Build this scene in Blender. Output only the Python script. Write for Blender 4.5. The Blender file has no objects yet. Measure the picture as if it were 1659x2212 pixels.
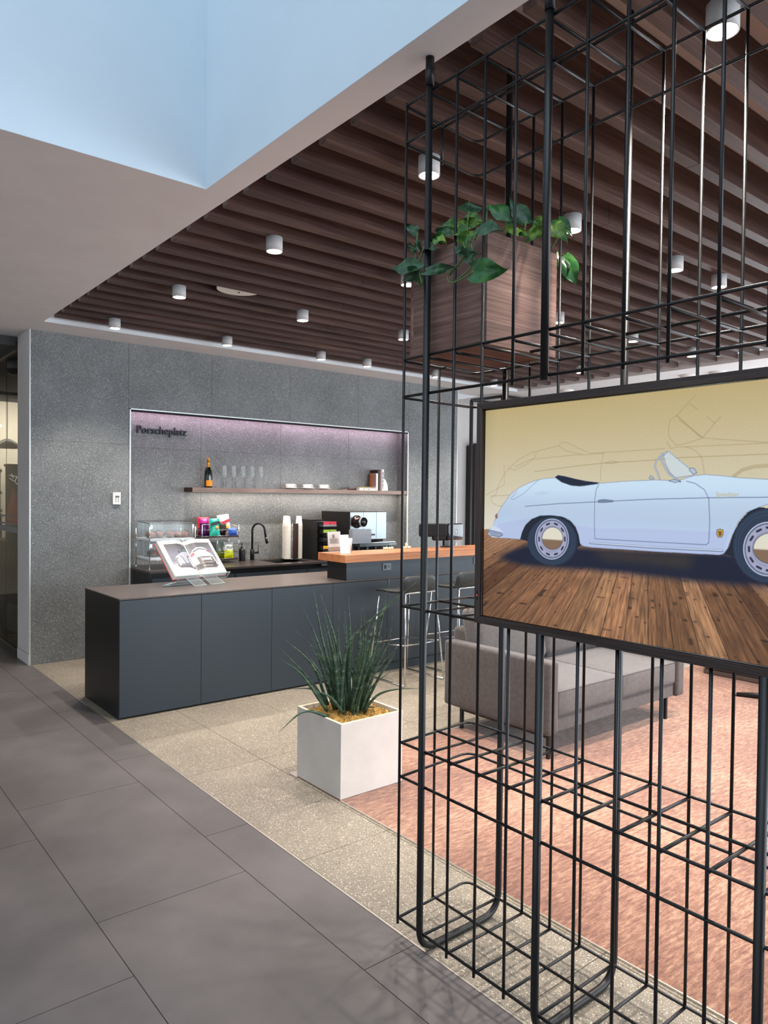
import bpy, bmesh, math, random
import numpy as np
from mathutils import Vector, Matrix
random.seed(7)
scene = bpy.context.scene
COL = scene.collection
PI = math.pi

def lin(c):
    return tuple(((v/255.0)/12.92 if v/255.0 <= 0.04045 else ((v/255.0+0.055)/1.055)**2.4) for v in c) + (1.0,)

# ------------------------------------------------------------------ camera
cam_d = bpy.data.cameras.new('camera'); cam = bpy.data.objects.new('camera', cam_d); COL.objects.link(cam)
cam_d.sensor_fit = 'HORIZONTAL'; cam_d.sensor_width = 36.0; cam_d.lens = 1582.06/1659*36.0
cam_d.clip_start = 0.05; cam_d.clip_end = 100
cam.matrix_world = Matrix(((0.7764424, 0.0051205, -0.6301675, 0.0),
                           (-0.6300927, 0.0237230, -0.7761575, 0.0),
                           (0.0109751, 0.9997055, 0.0216459, 1.65),
                           (0, 0, 0, 1)))
scene.camera = cam

# ------------------------------------------------------------------ world, exposure
w = bpy.data.worlds.new('world'); scene.world = w; w.use_nodes = True
bg = w.node_tree.nodes['Background']
bg.inputs[0].default_value = (0.84, 0.91, 1.0, 1); bg.inputs[1].default_value = 0.46
scene.cycles.transparent_max_bounces = 48
vs = scene.view_settings
vs.view_transform = 'Standard'; vs.look = 'None'; vs.exposure = 1.2; vs.gamma = 1.0; vs.use_curve_mapping = False

SPOT_W = 62.0
def area(name, loc, target, sx, sy, power, color=(1, 1, 1), spread=PI):
    l = bpy.data.lights.new(name, 'AREA'); l.shape = 'RECTANGLE'; l.size = sx; l.size_y = sy
    l.energy = power; l.color = color; l.spread = spread
    o = bpy.data.objects.new(name, l); COL.objects.link(o); o.location = loc
    d = Vector(target) - Vector(loc)
    o.rotation_euler = d.to_track_quat('-Z', 'Y').to_euler()
    return o
# daylight of the glazed front behind and to the right of the photographer
area('daylight_windows', (6.0, -4.2, 2.0), (4.5, 5, 1.0), 9.0, 3.0, 230, (0.80, 0.90, 1.0))
area('skylight', (-1.5, 0.0, 6.6), (1.65, 3.4, 4.2), 4.5, 5.0, 52, (0.60, 0.82, 1.0))

area('daylight_far', (10.8, 2.5, 1.6), (5, 3.0, 2.6), 7.0, 2.2, 120, (0.85, 0.93, 1.0))

# ------------------------------------------------------------------ helpers
OFF = {}
class MB:
    def __init__(s): s.b = bmesh.new()
    def v(s, p): return s.b.verts.new(p)
    def f(s, vs, mi=0, smooth=False):
        try: fc = s.b.faces.new(vs)
        except ValueError: return None
        fc.material_index = mi; fc.smooth = smooth; return fc
    def box(s, x0, x1, y0, y1, z0, z1, mi=0, M=None):
        P = [Vector((x, y, z)) for x in (x0, x1) for y in (y0, y1) for z in (z0, z1)]
        if M is not None: P = [M @ p for p in P]
        v = [s.v(p) for p in P]
        for q in ((0,1,3,2),(4,6,7,5),(0,4,5,1),(2,3,7,6),(0,2,6,4),(1,5,7,3)): s.f([v[i] for i in q], mi)
        return s
    def ring(s, c, n, r, seg, ref=None):
        n = Vector(n).normalized()
        a = Vector(ref) if ref is not None else (Vector((0,0,1)) if abs(n.z) < 0.9 else Vector((1,0,0)))
        u = (a - n*a.dot(n)).normalized(); w_ = n.cross(u)
        return [s.v(Vector(c) + (u*math.cos(2*PI*i/seg) + w_*math.sin(2*PI*i/seg))*r) for i in range(seg)], u
    def tube(s, pts, r, seg=8, mi=0, cap=True, closed=False):
        pts = [Vector(p) for p in pts]; n = len(pts)
        rs = r if isinstance(r, (list, tuple)) else [r]*n
        prev = None; rings = []; ref = None
        for i, p in enumerate(pts):
            if closed: t = pts[(i+1) % n] - pts[i-1]
            else: t = (pts[min(i+1, n-1)] - pts[max(i-1, 0)])
            if t.length < 1e-9: t = Vector((0, 0, 1))
            rg, ref = s.ring(p, t, max(rs[i], 1e-5), seg, ref)
            rings.append(rg)
        m = n if closed else n-1
        for i in range(m):
            a = rings[i]; b = rings[(i+1) % n]
            for k in range(seg): s.f((a[k], a[(k+1) % seg], b[(k+1) % seg], b[k]), mi, True)
        if cap and not closed:
            s.f(list(reversed(rings[0])), mi); s.f(rings[-1], mi)
        return s
    def lathe(s, prof, c=(0,0,0), seg=24, mi=0, M=None):
        rings = []
        for r, z in prof:
            if r < 1e-6:
                p = Vector((c[0], c[1], c[2]+z)); rings.append([s.v(M @ p if M else p)])
            else:
                rg = []
                for i in range(seg):
                    p = Vector((c[0]+r*math.cos(2*PI*i/seg), c[1]+r*math.sin(2*PI*i/seg), c[2]+z))
                    rg.append(s.v(M @ p if M else p))
                rings.append(rg)
        for a, b in zip(rings, rings[1:]):
            for k in range(seg):
                k2 = (k+1) % seg
                if len(a) == 1 and len(b) == 1: continue
                if len(a) == 1: s.f((a[0], b[k2], b[k]), mi, True)
                elif len(b) == 1: s.f((a[k], a[k2], b[0]), mi, True)
                else: s.f((a[k], a[k2], b[k2], b[k]), mi, True)
        return s
    def prism(s, poly, fn, a, b, mi=0):
        A = [s.v(fn(p[0], p[1], a)) for p in poly]; B = [s.v(fn(p[0], p[1], b)) for p in poly]
        n = len(poly)
        s.f(list(reversed(A)), mi); s.f(B, mi)
        for i in range(n): s.f((A[i], A[(i+1) % n], B[(i+1) % n], B[i]), mi)
        return s
    def puff(s, x0, x1, y0, y1, z0, z1, r, bulge=(0,0,0), n=10, M=None, mi=0):
        """soft box: rounded edges of radius r, faces swelling by bulge"""
        c = Vector(((x0+x1)/2, (y0+y1)/2, (z0+z1)/2)); h = Vector(((x1-x0)/2, (y1-y0)/2, (z1-z0)/2))
        r = min(r, h.x, h.y, h.z)
        def lst(hh):
            m = max(hh - r, 1e-4)
            e = [-hh, -hh+r*0.3, -hh+r*0.65]
            k = max(2, int(n*0.6))
            mid = [-m + 2*m*i/k for i in range(k+1)]
            return e + mid + [-q for q in reversed(e)]
        cache = {}
        def vert(p):
            key = (round(p[0], 5), round(p[1], 5), round(p[2], 5))
            if key in cache: return cache[key]
            q = Vector([max(-(h[i]-r), min(h[i]-r, p[i])) for i in range(3)])
            d = Vector(p) - q
            o = q + (d.normalized()*r if d.length > 1e-9 else Vector((0,0,0)))
            u = [p[i]/h[i] for i in range(3)]
            for i in range(3):
                j, k = (i+1) % 3, (i+2) % 3
                o[i] += bulge[i]*u[i]*(1-u[j]**2)*(1-u[k]**2)
            o = o + c
            if M is not None: o = M @ o
            cache[key] = s.v(o); return cache[key]
        for ax in range(3):
            j, k = (ax+1) % 3, (ax+2) % 3
            A, B = lst(h[j]), lst(h[k])
            for sg in (-1, 1):
                for a0, a1 in zip(A, A[1:]):
                    for b0, b1 in zip(B, B[1:]):
                        q = []
                        for aa, bb in ((a0,b0),(a1,b0),(a1,b1),(a0,b1)):
                            p = [0,0,0]; p[ax] = sg*h[ax]; p[j] = aa; p[k] = bb; q.append(vert(p))
                        if sg < 0: q.reverse()
                        if len(set(q)) == 4: s.f(q, mi, True)
        return s
    def obj(s, name, mats, parent=None, bevel=0, seg=2, label=None, **props):
        if not isinstance(mats, (list, tuple)): mats = [mats]
        off = Vector((0,0,0))
        if parent is not None: off = OFF.get(parent.name, off)
        bmesh.ops.recalc_face_normals(s.b, faces=s.b.faces) if len(s.b.faces) < 60000 else None
        if off.length: bmesh.ops.translate(s.b, verts=s.b.verts, vec=-off)
        me = bpy.data.meshes.new(name); s.b.to_mesh(me); s.b.free()
        for m in mats: me.materials.append(m)
        o = bpy.data.objects.new(name, me); COL.objects.link(o)
        if parent is not None: o.parent = parent; OFF[o.name] = off
        if bevel:
            md = o.modifiers.new('bevel', 'BEVEL'); md.width = bevel; md.segments = seg; md.limit_method = 'ANGLE'
            md.harden_normals = False
        if label: o['label'] = label
        for k, v in props.items(): o[k] = v
        return o

def tag(o, label, cat, group=None):
    o['label'] = label; o['category'] = cat
    if group: o['group'] = group
    return o
def thing(name, label, cat, loc, group=None):
    o = bpy.data.objects.new(name, None); COL.objects.link(o); o.location = loc
    o.empty_display_size = 0.05
    OFF[o.name] = Vector(loc)
    return tag(o, label, cat, group)
def struct(o): o['kind'] = 'structure'; return o
def dup(root, delta, label=None, rotz=0):
    def cp(o, par):
        c = o.copy(); COL.objects.link(c)
        if par is not None: c.parent = par; c.matrix_parent_inverse = o.matrix_parent_inverse.copy()
        for ch in [q for q in COL.objects if q.parent == o]: cp(ch, c)
        return c
    r = cp(root, None); r.location = Vector(root.location) + Vector(delta); r.rotation_euler = (0, 0, rotz)
    if label: r['label'] = label
    return r
def bez(p0, p1, p2, n=8):
    p0, p1, p2 = Vector(p0), Vector(p1), Vector(p2)
    return [(p0*(1-t)**2 + p1*2*t*(1-t) + p2*t*t) for t in [i/n for i in range(n+1)]]
def catmull(P, n=6):
    P = [Vector(p) for p in P]; Q = [P[0]*2-P[1]] + P + [P[-1]*2-P[-2]]; out = []
    for i in range(1, len(Q)-2):
        for k in range(n):
            t = k/n
            out.append(0.5*((2*Q[i]) + (Q[i+1]-Q[i-1])*t + (2*Q[i-1]-5*Q[i]+4*Q[i+1]-Q[i+2])*t*t + (3*Q[i]-Q[i-1]-3*Q[i+1]+Q[i+2])*t**3))
    out.append(P[-1]); return out
def rounded(pts, r, n=5):
    """polyline with its inner corners rounded"""
    pts = [Vector(p) for p in pts]; out = [pts[0]]
    for i in range(1, len(pts)-1):
        a, b, c = pts[i-1], pts[i], pts[i+1]
        d1 = (a-b).normalized(); d2 = (c-b).normalized()
        rr = min(r, (a-b).length*0.49, (c-b).length*0.49)
        out += bez(b+d1*rr, b, b+d2*rr, n)
    out.append(pts[-1]); return out
def text(name, body, size, M, m, parent=None, depth=0.001, align='LEFT', bold=0.0, sx=1.0):
    cu = bpy.data.curves.new('t', 'FONT'); cu.body = body; cu.size = size; cu.extrude = depth; cu.align_x = align
    cu.offset = bold; cu.resolution_u = 2
    to = bpy.data.objects.new('t', cu); COL.objects.link(to)
    dg = bpy.context.evaluated_depsgraph_get(); dg.update()
    me = bpy.data.meshes.new_from_object(to.evaluated_get(dg))
    bpy.data.objects.remove(to)
    me.name = name
    off = OFF.get(parent.name, Vector((0,0,0))) if parent else Vector((0,0,0))
    me.transform(Matrix.Translation(-off) @ M @ Matrix.Diagonal((sx, 1, 1, 1)))
    me.materials.clear(); me.materials.append(m)
    o = bpy.data.objects.new(name, me); COL.objects.link(o)
    if parent: o.parent = parent; OFF[o.name] = off
    return o
def frameM(o, ux, uy):
    """matrix: local x -> ux, local y -> uy, local z -> ux x uy, at o"""
    ux = Vector(ux).normalized(); uy = Vector(uy).normalized(); uz = ux.cross(uy)
    M = Matrix.Identity(4)
    for i in range(3): M[i][0] = ux[i]; M[i][1] = uy[i]; M[i][2] = uz[i]; M[i][3] = o[i]
    return M

# ------------------------------------------------------------------ materials
def mat(name, c, rough=0.5, metal=0.0, emit=0, spec=0.5, trans=0, ior=1.45, alpha=1.0, coat=0, sheen=0, ecol=None):
    m = bpy.data.materials.new(name); m.use_nodes = True
    b = m.node_tree.nodes['Principled BSDF']
    b.inputs['Base Color'].default_value = lin(c); b.inputs['Roughness'].default_value = rough
    b.inputs['Metallic'].default_value = metal; b.inputs['Specular IOR Level'].default_value = spec
    b.inputs['IOR'].default_value = ior; b.inputs['Transmission Weight'].default_value = trans
    b.inputs['Alpha'].default_value = alpha; b.inputs['Coat Weight'].default_value = coat
    b.inputs['Sheen Weight'].default_value = sheen
    if emit:
        b.inputs['Emission Color'].default_value = lin(ecol or c); b.inputs['Emission Strength'].default_value = emit
    return m
def nodes(m): return m.node_tree.nodes, m.node_tree.links, m.node_tree.nodes['Principled BSDF']
def ramp(N, stops):
    r = N.new('ShaderNodeValToRGB'); e = r.color_ramp.elements
    e[0].position = stops[0][0]; e[0].color = stops[0][1]; e[1].position = stops[-1][0]; e[1].color = stops[-1][1]
    for p, c in stops[1:-1]:
        q = e.new(p); q.color = c
    return r
def noise(N, L, vec, scale, detail=4, rough=0.6):
    n = N.new('ShaderNodeTexNoise'); n.inputs['Scale'].default_value = scale
    n.inputs['Detail'].default_value = detail; n.inputs['Roughness'].default_value = rough
    L.new(vec, n.inputs['Vector']); return n
def objvec(N, L, sc=(1,1,1), rot=(0,0,0)):
    t = N.new('ShaderNodeTexCoord'); mp = N.new('ShaderNodeMapping')
    mp.inputs['Scale'].default_value = sc; mp.inputs['Rotation'].default_value = rot
    L.new(t.outputs['Object'], mp.inputs['Vector']); return mp.outputs['Vector']
def mix(N, L, a, b, fac, mode='MIX'):
    x = N.new('ShaderNodeMix'); x.data_type = 'RGBA'; x.blend_type = mode
    for s, v in ((x.inputs[6], a), (x.inputs[7], b), (x.inputs[0], fac)):
        if hasattr(v, 'is_output'): L.new(v, s)
        else: s.default_value = v
    return x.outputs[2]
def wood(name, dark, mid, light, axis=0, rough=0.5, fine=1.0, spec=0.4):
    m = mat(name, mid, rough, spec=spec); N, L, b = nodes(m)
    sc = [38*fine, 38*fine, 38*fine]; sc[axis] = 1.3*fine
    sc2 = [190*fine, 190*fine, 190*fine]; sc2[axis] = 3.5*fine
    sc3 = [7*fine]*3; sc3[axis] = .8*fine
    n1 = noise(N, L, objvec(N, L, sc), 1.0, 3, 0.6); n2 = noise(N, L, objvec(N, L, sc2), 1.0, 2, 0.6)
    n3 = noise(N, L, objvec(N, L, sc3), 1.0, 2, 0.5)
    a = N.new('ShaderNodeMath'); a.operation = 'ADD'; L.new(n1.outputs[0], a.inputs[0]); L.new(n2.outputs[0], a.inputs[1])
    c = N.new('ShaderNodeMath'); c.operation = 'ADD'; L.new(a.outputs[0], c.inputs[0]); L.new(n3.outputs[0], c.inputs[1])
    h = N.new('ShaderNodeMath'); h.operation = 'DIVIDE'; h.inputs[1].default_value = 3.0; L.new(c.outputs[0], h.inputs[0])
    r = ramp(N, [(0.36, lin(dark)), (0.5, lin(mid)), (0.64, lin(light))]); L.new(h.outputs[0], r.inputs[0])
    L.new(r.outputs[0], b.inputs['Base Color'])
    bp = N.new('ShaderNodeBump'); bp.inputs['Strength'].default_value = 0.15; bp.inputs['Distance'].default_value = 0.002
    L.new(n2.outputs[0], bp.inputs['Height']); L.new(bp.outputs[0], b.inputs['Normal'])
    return m
def speckle(name, base, cloud, lightc, darkc, s1=120, rough=0.55, lt=0.06, dt=0.06, spec=0.5):
    m = mat(name, base, rough, spec=spec); N, L, b = nodes(m)
    v = objvec(N, L)
    n = noise(N, L, v, 1.6, 6, 0.65); r = ramp(N, [(0.35, lin(base)), (0.65, lin(cloud))]); L.new(n.outputs[0], r.inputs[0])
    def vor(scale, th, seed):
        vo = N.new('ShaderNodeTexVoronoi'); vo.inputs['Scale'].default_value = scale
        mp = N.new('ShaderNodeMapping'); mp.inputs['Location'].default_value = (seed, seed*2, seed*3); L.new(v, mp.inputs[0]); L.new(mp.outputs[0], vo.inputs['Vector'])
        # a cell is a chip when its random colour is high, and only near its centre
        sp = N.new('ShaderNodeSeparateColor'); L.new(vo.outputs['Color'], sp.inputs[0])
        g = N.new('ShaderNodeMath'); g.operation = 'LESS_THAN'; g.inputs[1].default_value = th; L.new(sp.outputs[0], g.inputs[0])
        d = N.new('ShaderNodeMath'); d.operation = 'LESS_THAN'; d.inputs[1].default_value = 0.42; L.new(vo.outputs['Distance'], d.inputs[0])
        k = N.new('ShaderNodeMath'); k.operation = 'MULTIPLY'; L.new(g.outputs[0], k.inputs[0]); L.new(d.outputs[0], k.inputs[1])
        return k.outputs[0]
    c1 = mix(N, L, r.outputs[0], lin(lightc), vor(s1, lt, 0.3))
    c2 = mix(N, L, c1, lin(darkc), vor(s1*0.8, dt, 5.1))
    c3 = mix(N, L, c2, lin(lightc), vor(s1*2.1, lt*1.5, 2.2))
    nf = noise(N, L, v, s1*1.2, 2, 0.7)
    rr = ramp(N, [(0.3, (0.78, 0.78, 0.78, 1)), (0.7, (1.2, 1.2, 1.2, 1))]); L.new(nf.outputs[0], rr.inputs[0])
    c4 = mix(N, L, c3, rr.outputs[0], 1.0, 'MULTIPLY')
    L.new(c4, b.inputs['Base Color'])
    return m
def cloudy(name, a, c, scale=2.0, rough=0.5, detail=5, spec=0.5, bump=0, bscale=300, sheen=0, sc=(1,1,1)):
    m = mat(name, a, rough, spec=spec, sheen=sheen); N, L, b = nodes(m)
    n = noise(N, L, objvec(N, L, sc), scale, detail, 0.6)
    r = ramp(N, [(0.35, lin(a)), (0.65, lin(c))]); L.new(n.outputs[0], r.inputs[0]); L.new(r.outputs[0], b.inputs['Base Color'])
    if bump:
        n2 = noise(N, L, objvec(N, L), bscale, 2, 0.6)
        bp = N.new('ShaderNodeBump'); bp.inputs['Strength'].default_value = bump; bp.inputs['Distance'].default_value = 0.002
        L.new(n2.outputs[0], bp.inputs['Height']); L.new(bp.outputs[0], b.inputs['Normal'])
    return m
def glassy(name, tint=(235, 245, 242), rough=0.0, ior=1.45):
    return mat(name, tint, rough, trans=1.0, ior=ior)
def pane(name, tint, rough=0.02, white=0.0, ior=1.45):
    m = bpy.data.materials.new(name); m.use_nodes = True; N = m.node_tree.nodes; L = m.node_tree.links
    N.clear(); o = N.new('ShaderNodeOutputMaterial'); t = N.new('ShaderNodeBsdfTransparent'); g = N.new('ShaderNodeBsdfGlossy')
    t.inputs[0].default_value = lin(tint); g.inputs['Roughness'].default_value = rough
    fr = N.new('ShaderNodeFresnel'); fr.inputs[0].default_value = ior
    mx = N.new('ShaderNodeMixShader'); ge = N.new('ShaderNodeNewGeometry'); sb = N.new('ShaderNodeMath'); sb.operation = 'SUBTRACT'; sb.inputs[0].default_value = 1.0; L.new(ge.outputs['Backfacing'], sb.inputs[1])
    ml = N.new('ShaderNodeMath'); ml.operation = 'MULTIPLY'; L.new(fr.outputs[0], ml.inputs[0]); L.new(sb.outputs[0], ml.inputs[1]); L.new(ml.outputs[0], mx.inputs[0]); L.new(t.outputs[0], mx.inputs[1]); L.new(g.outputs[0], mx.inputs[2])
    out = mx.outputs[0]
    if white:
        df = N.new('ShaderNodeBsdfDiffuse'); df.inputs[0].default_value = (.9, .95, .96, 1); m2 = N.new('ShaderNodeMixShader'); m2.inputs[0].default_value = white
        L.new(out, m2.inputs[1]); L.new(df.outputs[0], m2.inputs[2]); out = m2.outputs[0]
    L.new(out, o.inputs[0]); return m

M_ = {}
M_['white_wall'] = cloudy('white_wall', (214, 210, 208), (220, 216, 214), 3, 0.85)
M_['soffit'] = cloudy('soffit', (226, 223, 224), (231, 228, 229), 3, 0.8)
M_['void'] = cloudy('void_wall', (202, 216, 226), (206, 220, 230), 2, 0.8)
M_['tile'] = cloudy('dark_tile', (84, 80, 80), (102, 97, 97), 1.7, 0.42, 6, spec=0.45, bump=0.05, bscale=500)
M_['grout'] = mat('grout', (138, 132, 124), 0.8)
M_['groutd'] = mat('grout_dark', (104, 100, 96), 0.8)
M_['strip'] = mat('steel_strip', (215, 210, 200), 0.35, 0.9)
M_['terrazzo'] = speckle('terrazzo', (116, 108, 97), (133, 125, 112), (205, 196, 180), (88, 82, 74), 150, 0.5, 0.12, 0.10)
M_['stone'] = speckle('stone_wall', (102, 105, 106), (124, 127, 128), (186, 190, 190), (62, 64, 66), 140, 0.5, 0.10, 0.08)
M_['slat'] = wood('walnut_slat', (52, 36, 32), (78, 56, 50), (106, 81, 73), 0, 0.45)
M_['planterwood'] = wood('planter_wood', (70, 50, 44), (112, 84, 74), (146, 116, 104), 1, 0.45, 1.2)
M_['planterwood_x'] = wood('planter_wood_x', (70, 50, 44), (112, 84, 74), (146, 116, 104), 0, 0.45, 1.2)
M_['barwood'] = wood('bar_wood', (134, 84, 54), (174, 112, 72), (196, 136, 92), 0, 0.35, 1.3)
M_['shelfwood'] = wood('shelf_wood', (98, 82, 76), (130, 110, 102), (152, 132, 122), 0, 0.45, 1.3)
M_['shelfend'] = wood('shelf_end', (56, 34, 28), (70, 44, 36), (84, 56, 46), 1, 0.5)
M_['framewood'] = wood('frame_wood', (34, 27, 25), (60, 49, 46), (84, 71, 66), 1, 0.45, 1.5)
M_['framewood_z'] = wood('frame_wood_z', (34, 27, 25), (60, 49, 46), (84, 71, 66), 2, 0.45, 1.5)
M_['counter'] = mat('slate_blue_lacquer', (51, 60, 68), 0.42, spec=0.45)
M_['counter_top'] = cloudy('counter_top', (74, 66, 63), (82, 74, 70), 4, 0.33)
M_['black'] = mat('black_lacquer', (18, 19, 22), 0.4)
M_['rod'] = mat('black_powder_coat', (12, 15, 18), 0.4, 0.0, spec=0.6)
M_['blackplastic'] = mat('black_plastic', (14, 14, 16), 0.3)
M_['blackmatte'] = mat('black_matte', (16, 16, 18), 0.75)
M_['chrome'] = mat('chrome', (215, 218, 220), 0.14, 1.0)
M_['steel'] = mat('brushed_steel', (150, 160, 166), 0.34, 1.0)
M_['white'] = mat('white_gloss', (232, 230, 225), 0.4)
M_['paper'] = mat('white_paper', (236, 232, 226), 0.8)
M_['paperedge'] = mat('paper_edge', (222, 214, 200), 0.9)
M_['carpet'] = None
M_['sofa'] = cloudy('grey_fabric', (70, 65, 65), (82, 76, 75), 40, 0.9, 3, spec=0.2, bump=0.4, bscale=900, sheen=0.3)
M_['sofac'] = cloudy('grey_fabric_cool', (82, 78, 79), (93, 89, 89), 40, 0.9, 3, spec=0.2, bump=0.4, bscale=900, sheen=0.3)
M_['seam'] = mat('piping', (80, 77, 77), 0.9)
M_['leather'] = cloudy('black_leather', (44, 46, 46), (54, 56, 56), 30, 0.45, 3, bump=0.2, bscale=500)
M_['concrete'] = cloudy('planter_concrete', (196, 190, 184), (208, 202, 196), 3, 0.7)
M_['rim'] = mat('planter_rim', (214, 204, 178), 0.7)
M_['glass'] = None
M_['acrylic'] = pane('acrylic', (247, 250, 251), white=.05, ior=1.4)
M_['glass'] = pane('clear_glass', (244, 248, 248), white=.10)
M_['acrylic_edge'] = mat('acrylic_edge', (205, 222, 222), 0.1, trans=0.5)
M_['smoked'] = pane('smoked_glass', (205, 205, 208), ior=1.3)
M_['lamp'] = mat('lamp_glow', (255, 250, 240), 0.5, emit=14, ecol=(255, 246, 232))
M_['lampbody'] = mat('lamp_body', (200, 200, 200), 0.45)
M_['spun'] = mat('bottle_green', (8, 18, 12), 0.08, spec=0.8, coat=0.5)
M_['orange'] = mat('orange_label', (230, 140, 20), 0.5)
M_['gold'] = mat('gold_foil', (206, 140, 50), 0.32, 0.6)
M_['red'] = mat('red_print', (190, 30, 50), 0.5)

def carpet():
    m = mat('carpet', (200, 130, 108), 0.95, spec=0.1, sheen=0.4); N, L, b = nodes(m)
    n = noise(N, L, objvec(N, L, (14, 60, 14), (0, 0, 0.2)), 1.0, 6, 0.75)
    n2 = noise(N, L, objvec(N, L, (1, 1.6, 1)), 1.1, 3, 0.5)
    n3 = noise(N, L, objvec(N, L, (1, 1, 1)), 260, 2, 0.6)
    a = N.new('ShaderNodeMath'); a.operation = 'MULTIPLY_ADD'; a.inputs[1].default_value = 0.45; L.new(n2.outputs[0], a.inputs[0]); L.new(n.outputs[0], a.inputs[2])
    a2 = N.new('ShaderNodeMath'); a2.operation = 'MULTIPLY_ADD'; a2.inputs[1].default_value = 0.25; L.new(n3.outputs[0], a2.inputs[0]); L.new(a.outputs[0], a2.inputs[2])
    r = ramp(N, [(0.70, lin((98, 60, 45))), (0.85, lin((132, 90, 69))), (1.0, lin((164, 130, 106)))]); L.new(a2.outputs[0], r.inputs[0])
    L.new(r.outputs[0], b.inputs['Base Color'])
    bp = N.new('ShaderNodeBump'); bp.inputs['Strength'].default_value = 0.5; bp.inputs['Distance'].default_value = 0.004
    L.new(n3.outputs[0], bp.inputs['Height']); L.new(bp.outputs[0], b.inputs['Normal'])
    return m
M_['carpet'] = carpet()

# ------------------------------------------------------------------ printed / displayed pictures drawn as colour per vertex
def srgb(c): return np.array([v/255. for v in c])
def box_blur(a, r):
    for ax in (0, 1):
        pad = [(0, 0)]*a.ndim; pad[ax] = (r+1, r)
        c = np.cumsum(np.pad(a, pad, mode='edge'), axis=ax); n = a.shape[ax]
        a = (np.take(c, range(2*r+1, 2*r+1+n), axis=ax) - np.take(c, range(0, n), axis=ax))/(2*r+1)
    return a
class Canvas:
    def __init__(s, u0, v0, w_, h_, nu, nv):
        s.U, s.V = np.meshgrid(u0+w_*(np.arange(nu)+.5)/nu, v0+h_*(np.arange(nv)+.5)/nv)
        s.nu, s.nv = nu, nv; s.img = np.zeros((nv, nu, 3)); s.px = w_/nu
    def inside(s, poly):
        p = np.array(poly, float); ins = np.zeros(s.U.shape, bool); n = len(p)
        for i in range(n):
            x1, y1 = p[i]; x2, y2 = p[(i+1) % n]
            if y1 == y2: continue
            ins ^= ((y1 > s.V) != (y2 > s.V)) & (s.U < (x2-x1)*(s.V-y1)/(y2-y1)+x1)
        return ins.astype(float)
    def paint(s, mask, col, a=1.0):
        k = (mask*a)[..., None]; s.img = s.img*(1-k) + (col if isinstance(col, np.ndarray) and col.ndim == 3 else srgb(col))*k
    def line(s, pts, wd, col, a=1.0, closed=False):
        d = np.full(s.U.shape, 1e9); p = np.array(pts, float); n = len(p)
        for i in range(n if closed else n-1):
            A = p[i]; B = p[(i+1) % n]; AB = B-A; l2 = max(AB@AB, 1e-9)
            t = np.clip(((s.U-A[0])*AB[0]+(s.V-A[1])*AB[1])/l2, 0, 1)
            d = np.minimum(d, np.hypot(s.U-A[0]-t*AB[0], s.V-A[1]-t*AB[1]))
        s.paint(np.clip((wd/2-d)/s.px+.5, 0, 1), col, a)
    def build(s, name, fn, material, parent):
        """fn(i array, j array) -> local coordinates (nv, nu, 3)"""
        NU, NV = s.nu, s.nv; img = np.clip(s.img, 0, 1)
        l_ = np.where(img <= .04045, img/12.92, ((img+.055)/1.055)**2.4)
        me = bpy.data.meshes.new(name); co = fn(np.arange(NU)/(NU-1), np.arange(NV)/(NV-1)).astype(np.float32) - np.array(OFF[parent.name][:], np.float32)
        ii = (np.arange(NV-1)[:, None]*NU+np.arange(NU-1)[None, :]).ravel()
        quads = np.stack([ii, ii+1, ii+NU+1, ii+NU], 1)
        me.vertices.add(NU*NV); me.vertices.foreach_set('co', co.reshape(-1))
        me.loops.add(quads.size); me.loops.foreach_set('vertex_index', quads.reshape(-1).astype(np.int32))
        me.polygons.add(len(quads)); me.polygons.foreach_set('loop_start', (np.arange(len(quads))*4).astype(np.int32))
        me.update(calc_edges=True)
        ca = me.color_attributes.new('picture', 'FLOAT_COLOR', 'POINT')
        rgba = np.ones((NV, NU, 4), np.float32); rgba[..., :3] = l_
        ca.data.foreach_set('color', rgba.reshape(-1)); me.materials.append(material)
        o = bpy.data.objects.new(name, me); COL.objects.link(o); o.parent = parent; return o
def picmat(name, emit=0):
    pm = bpy.data.materials.new(name); pm.use_nodes = True; N, L, b = nodes(pm)
    at = N.new('ShaderNodeAttribute'); at.attribute_name = 'picture'; b.inputs['Roughness'].default_value = .4
    if emit:
        b.inputs['Base Color'].default_value = (.01, .01, .01, 1); b.inputs['Specular IOR Level'].default_value = .25
        L.new(at.outputs['Color'], b.inputs['Emission Color']); b.inputs['Emission Strength'].default_value = emit
    else: L.new(at.outputs['Color'], b.inputs['Base Color'])
    return pm
SCREEN = 0.41
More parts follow.
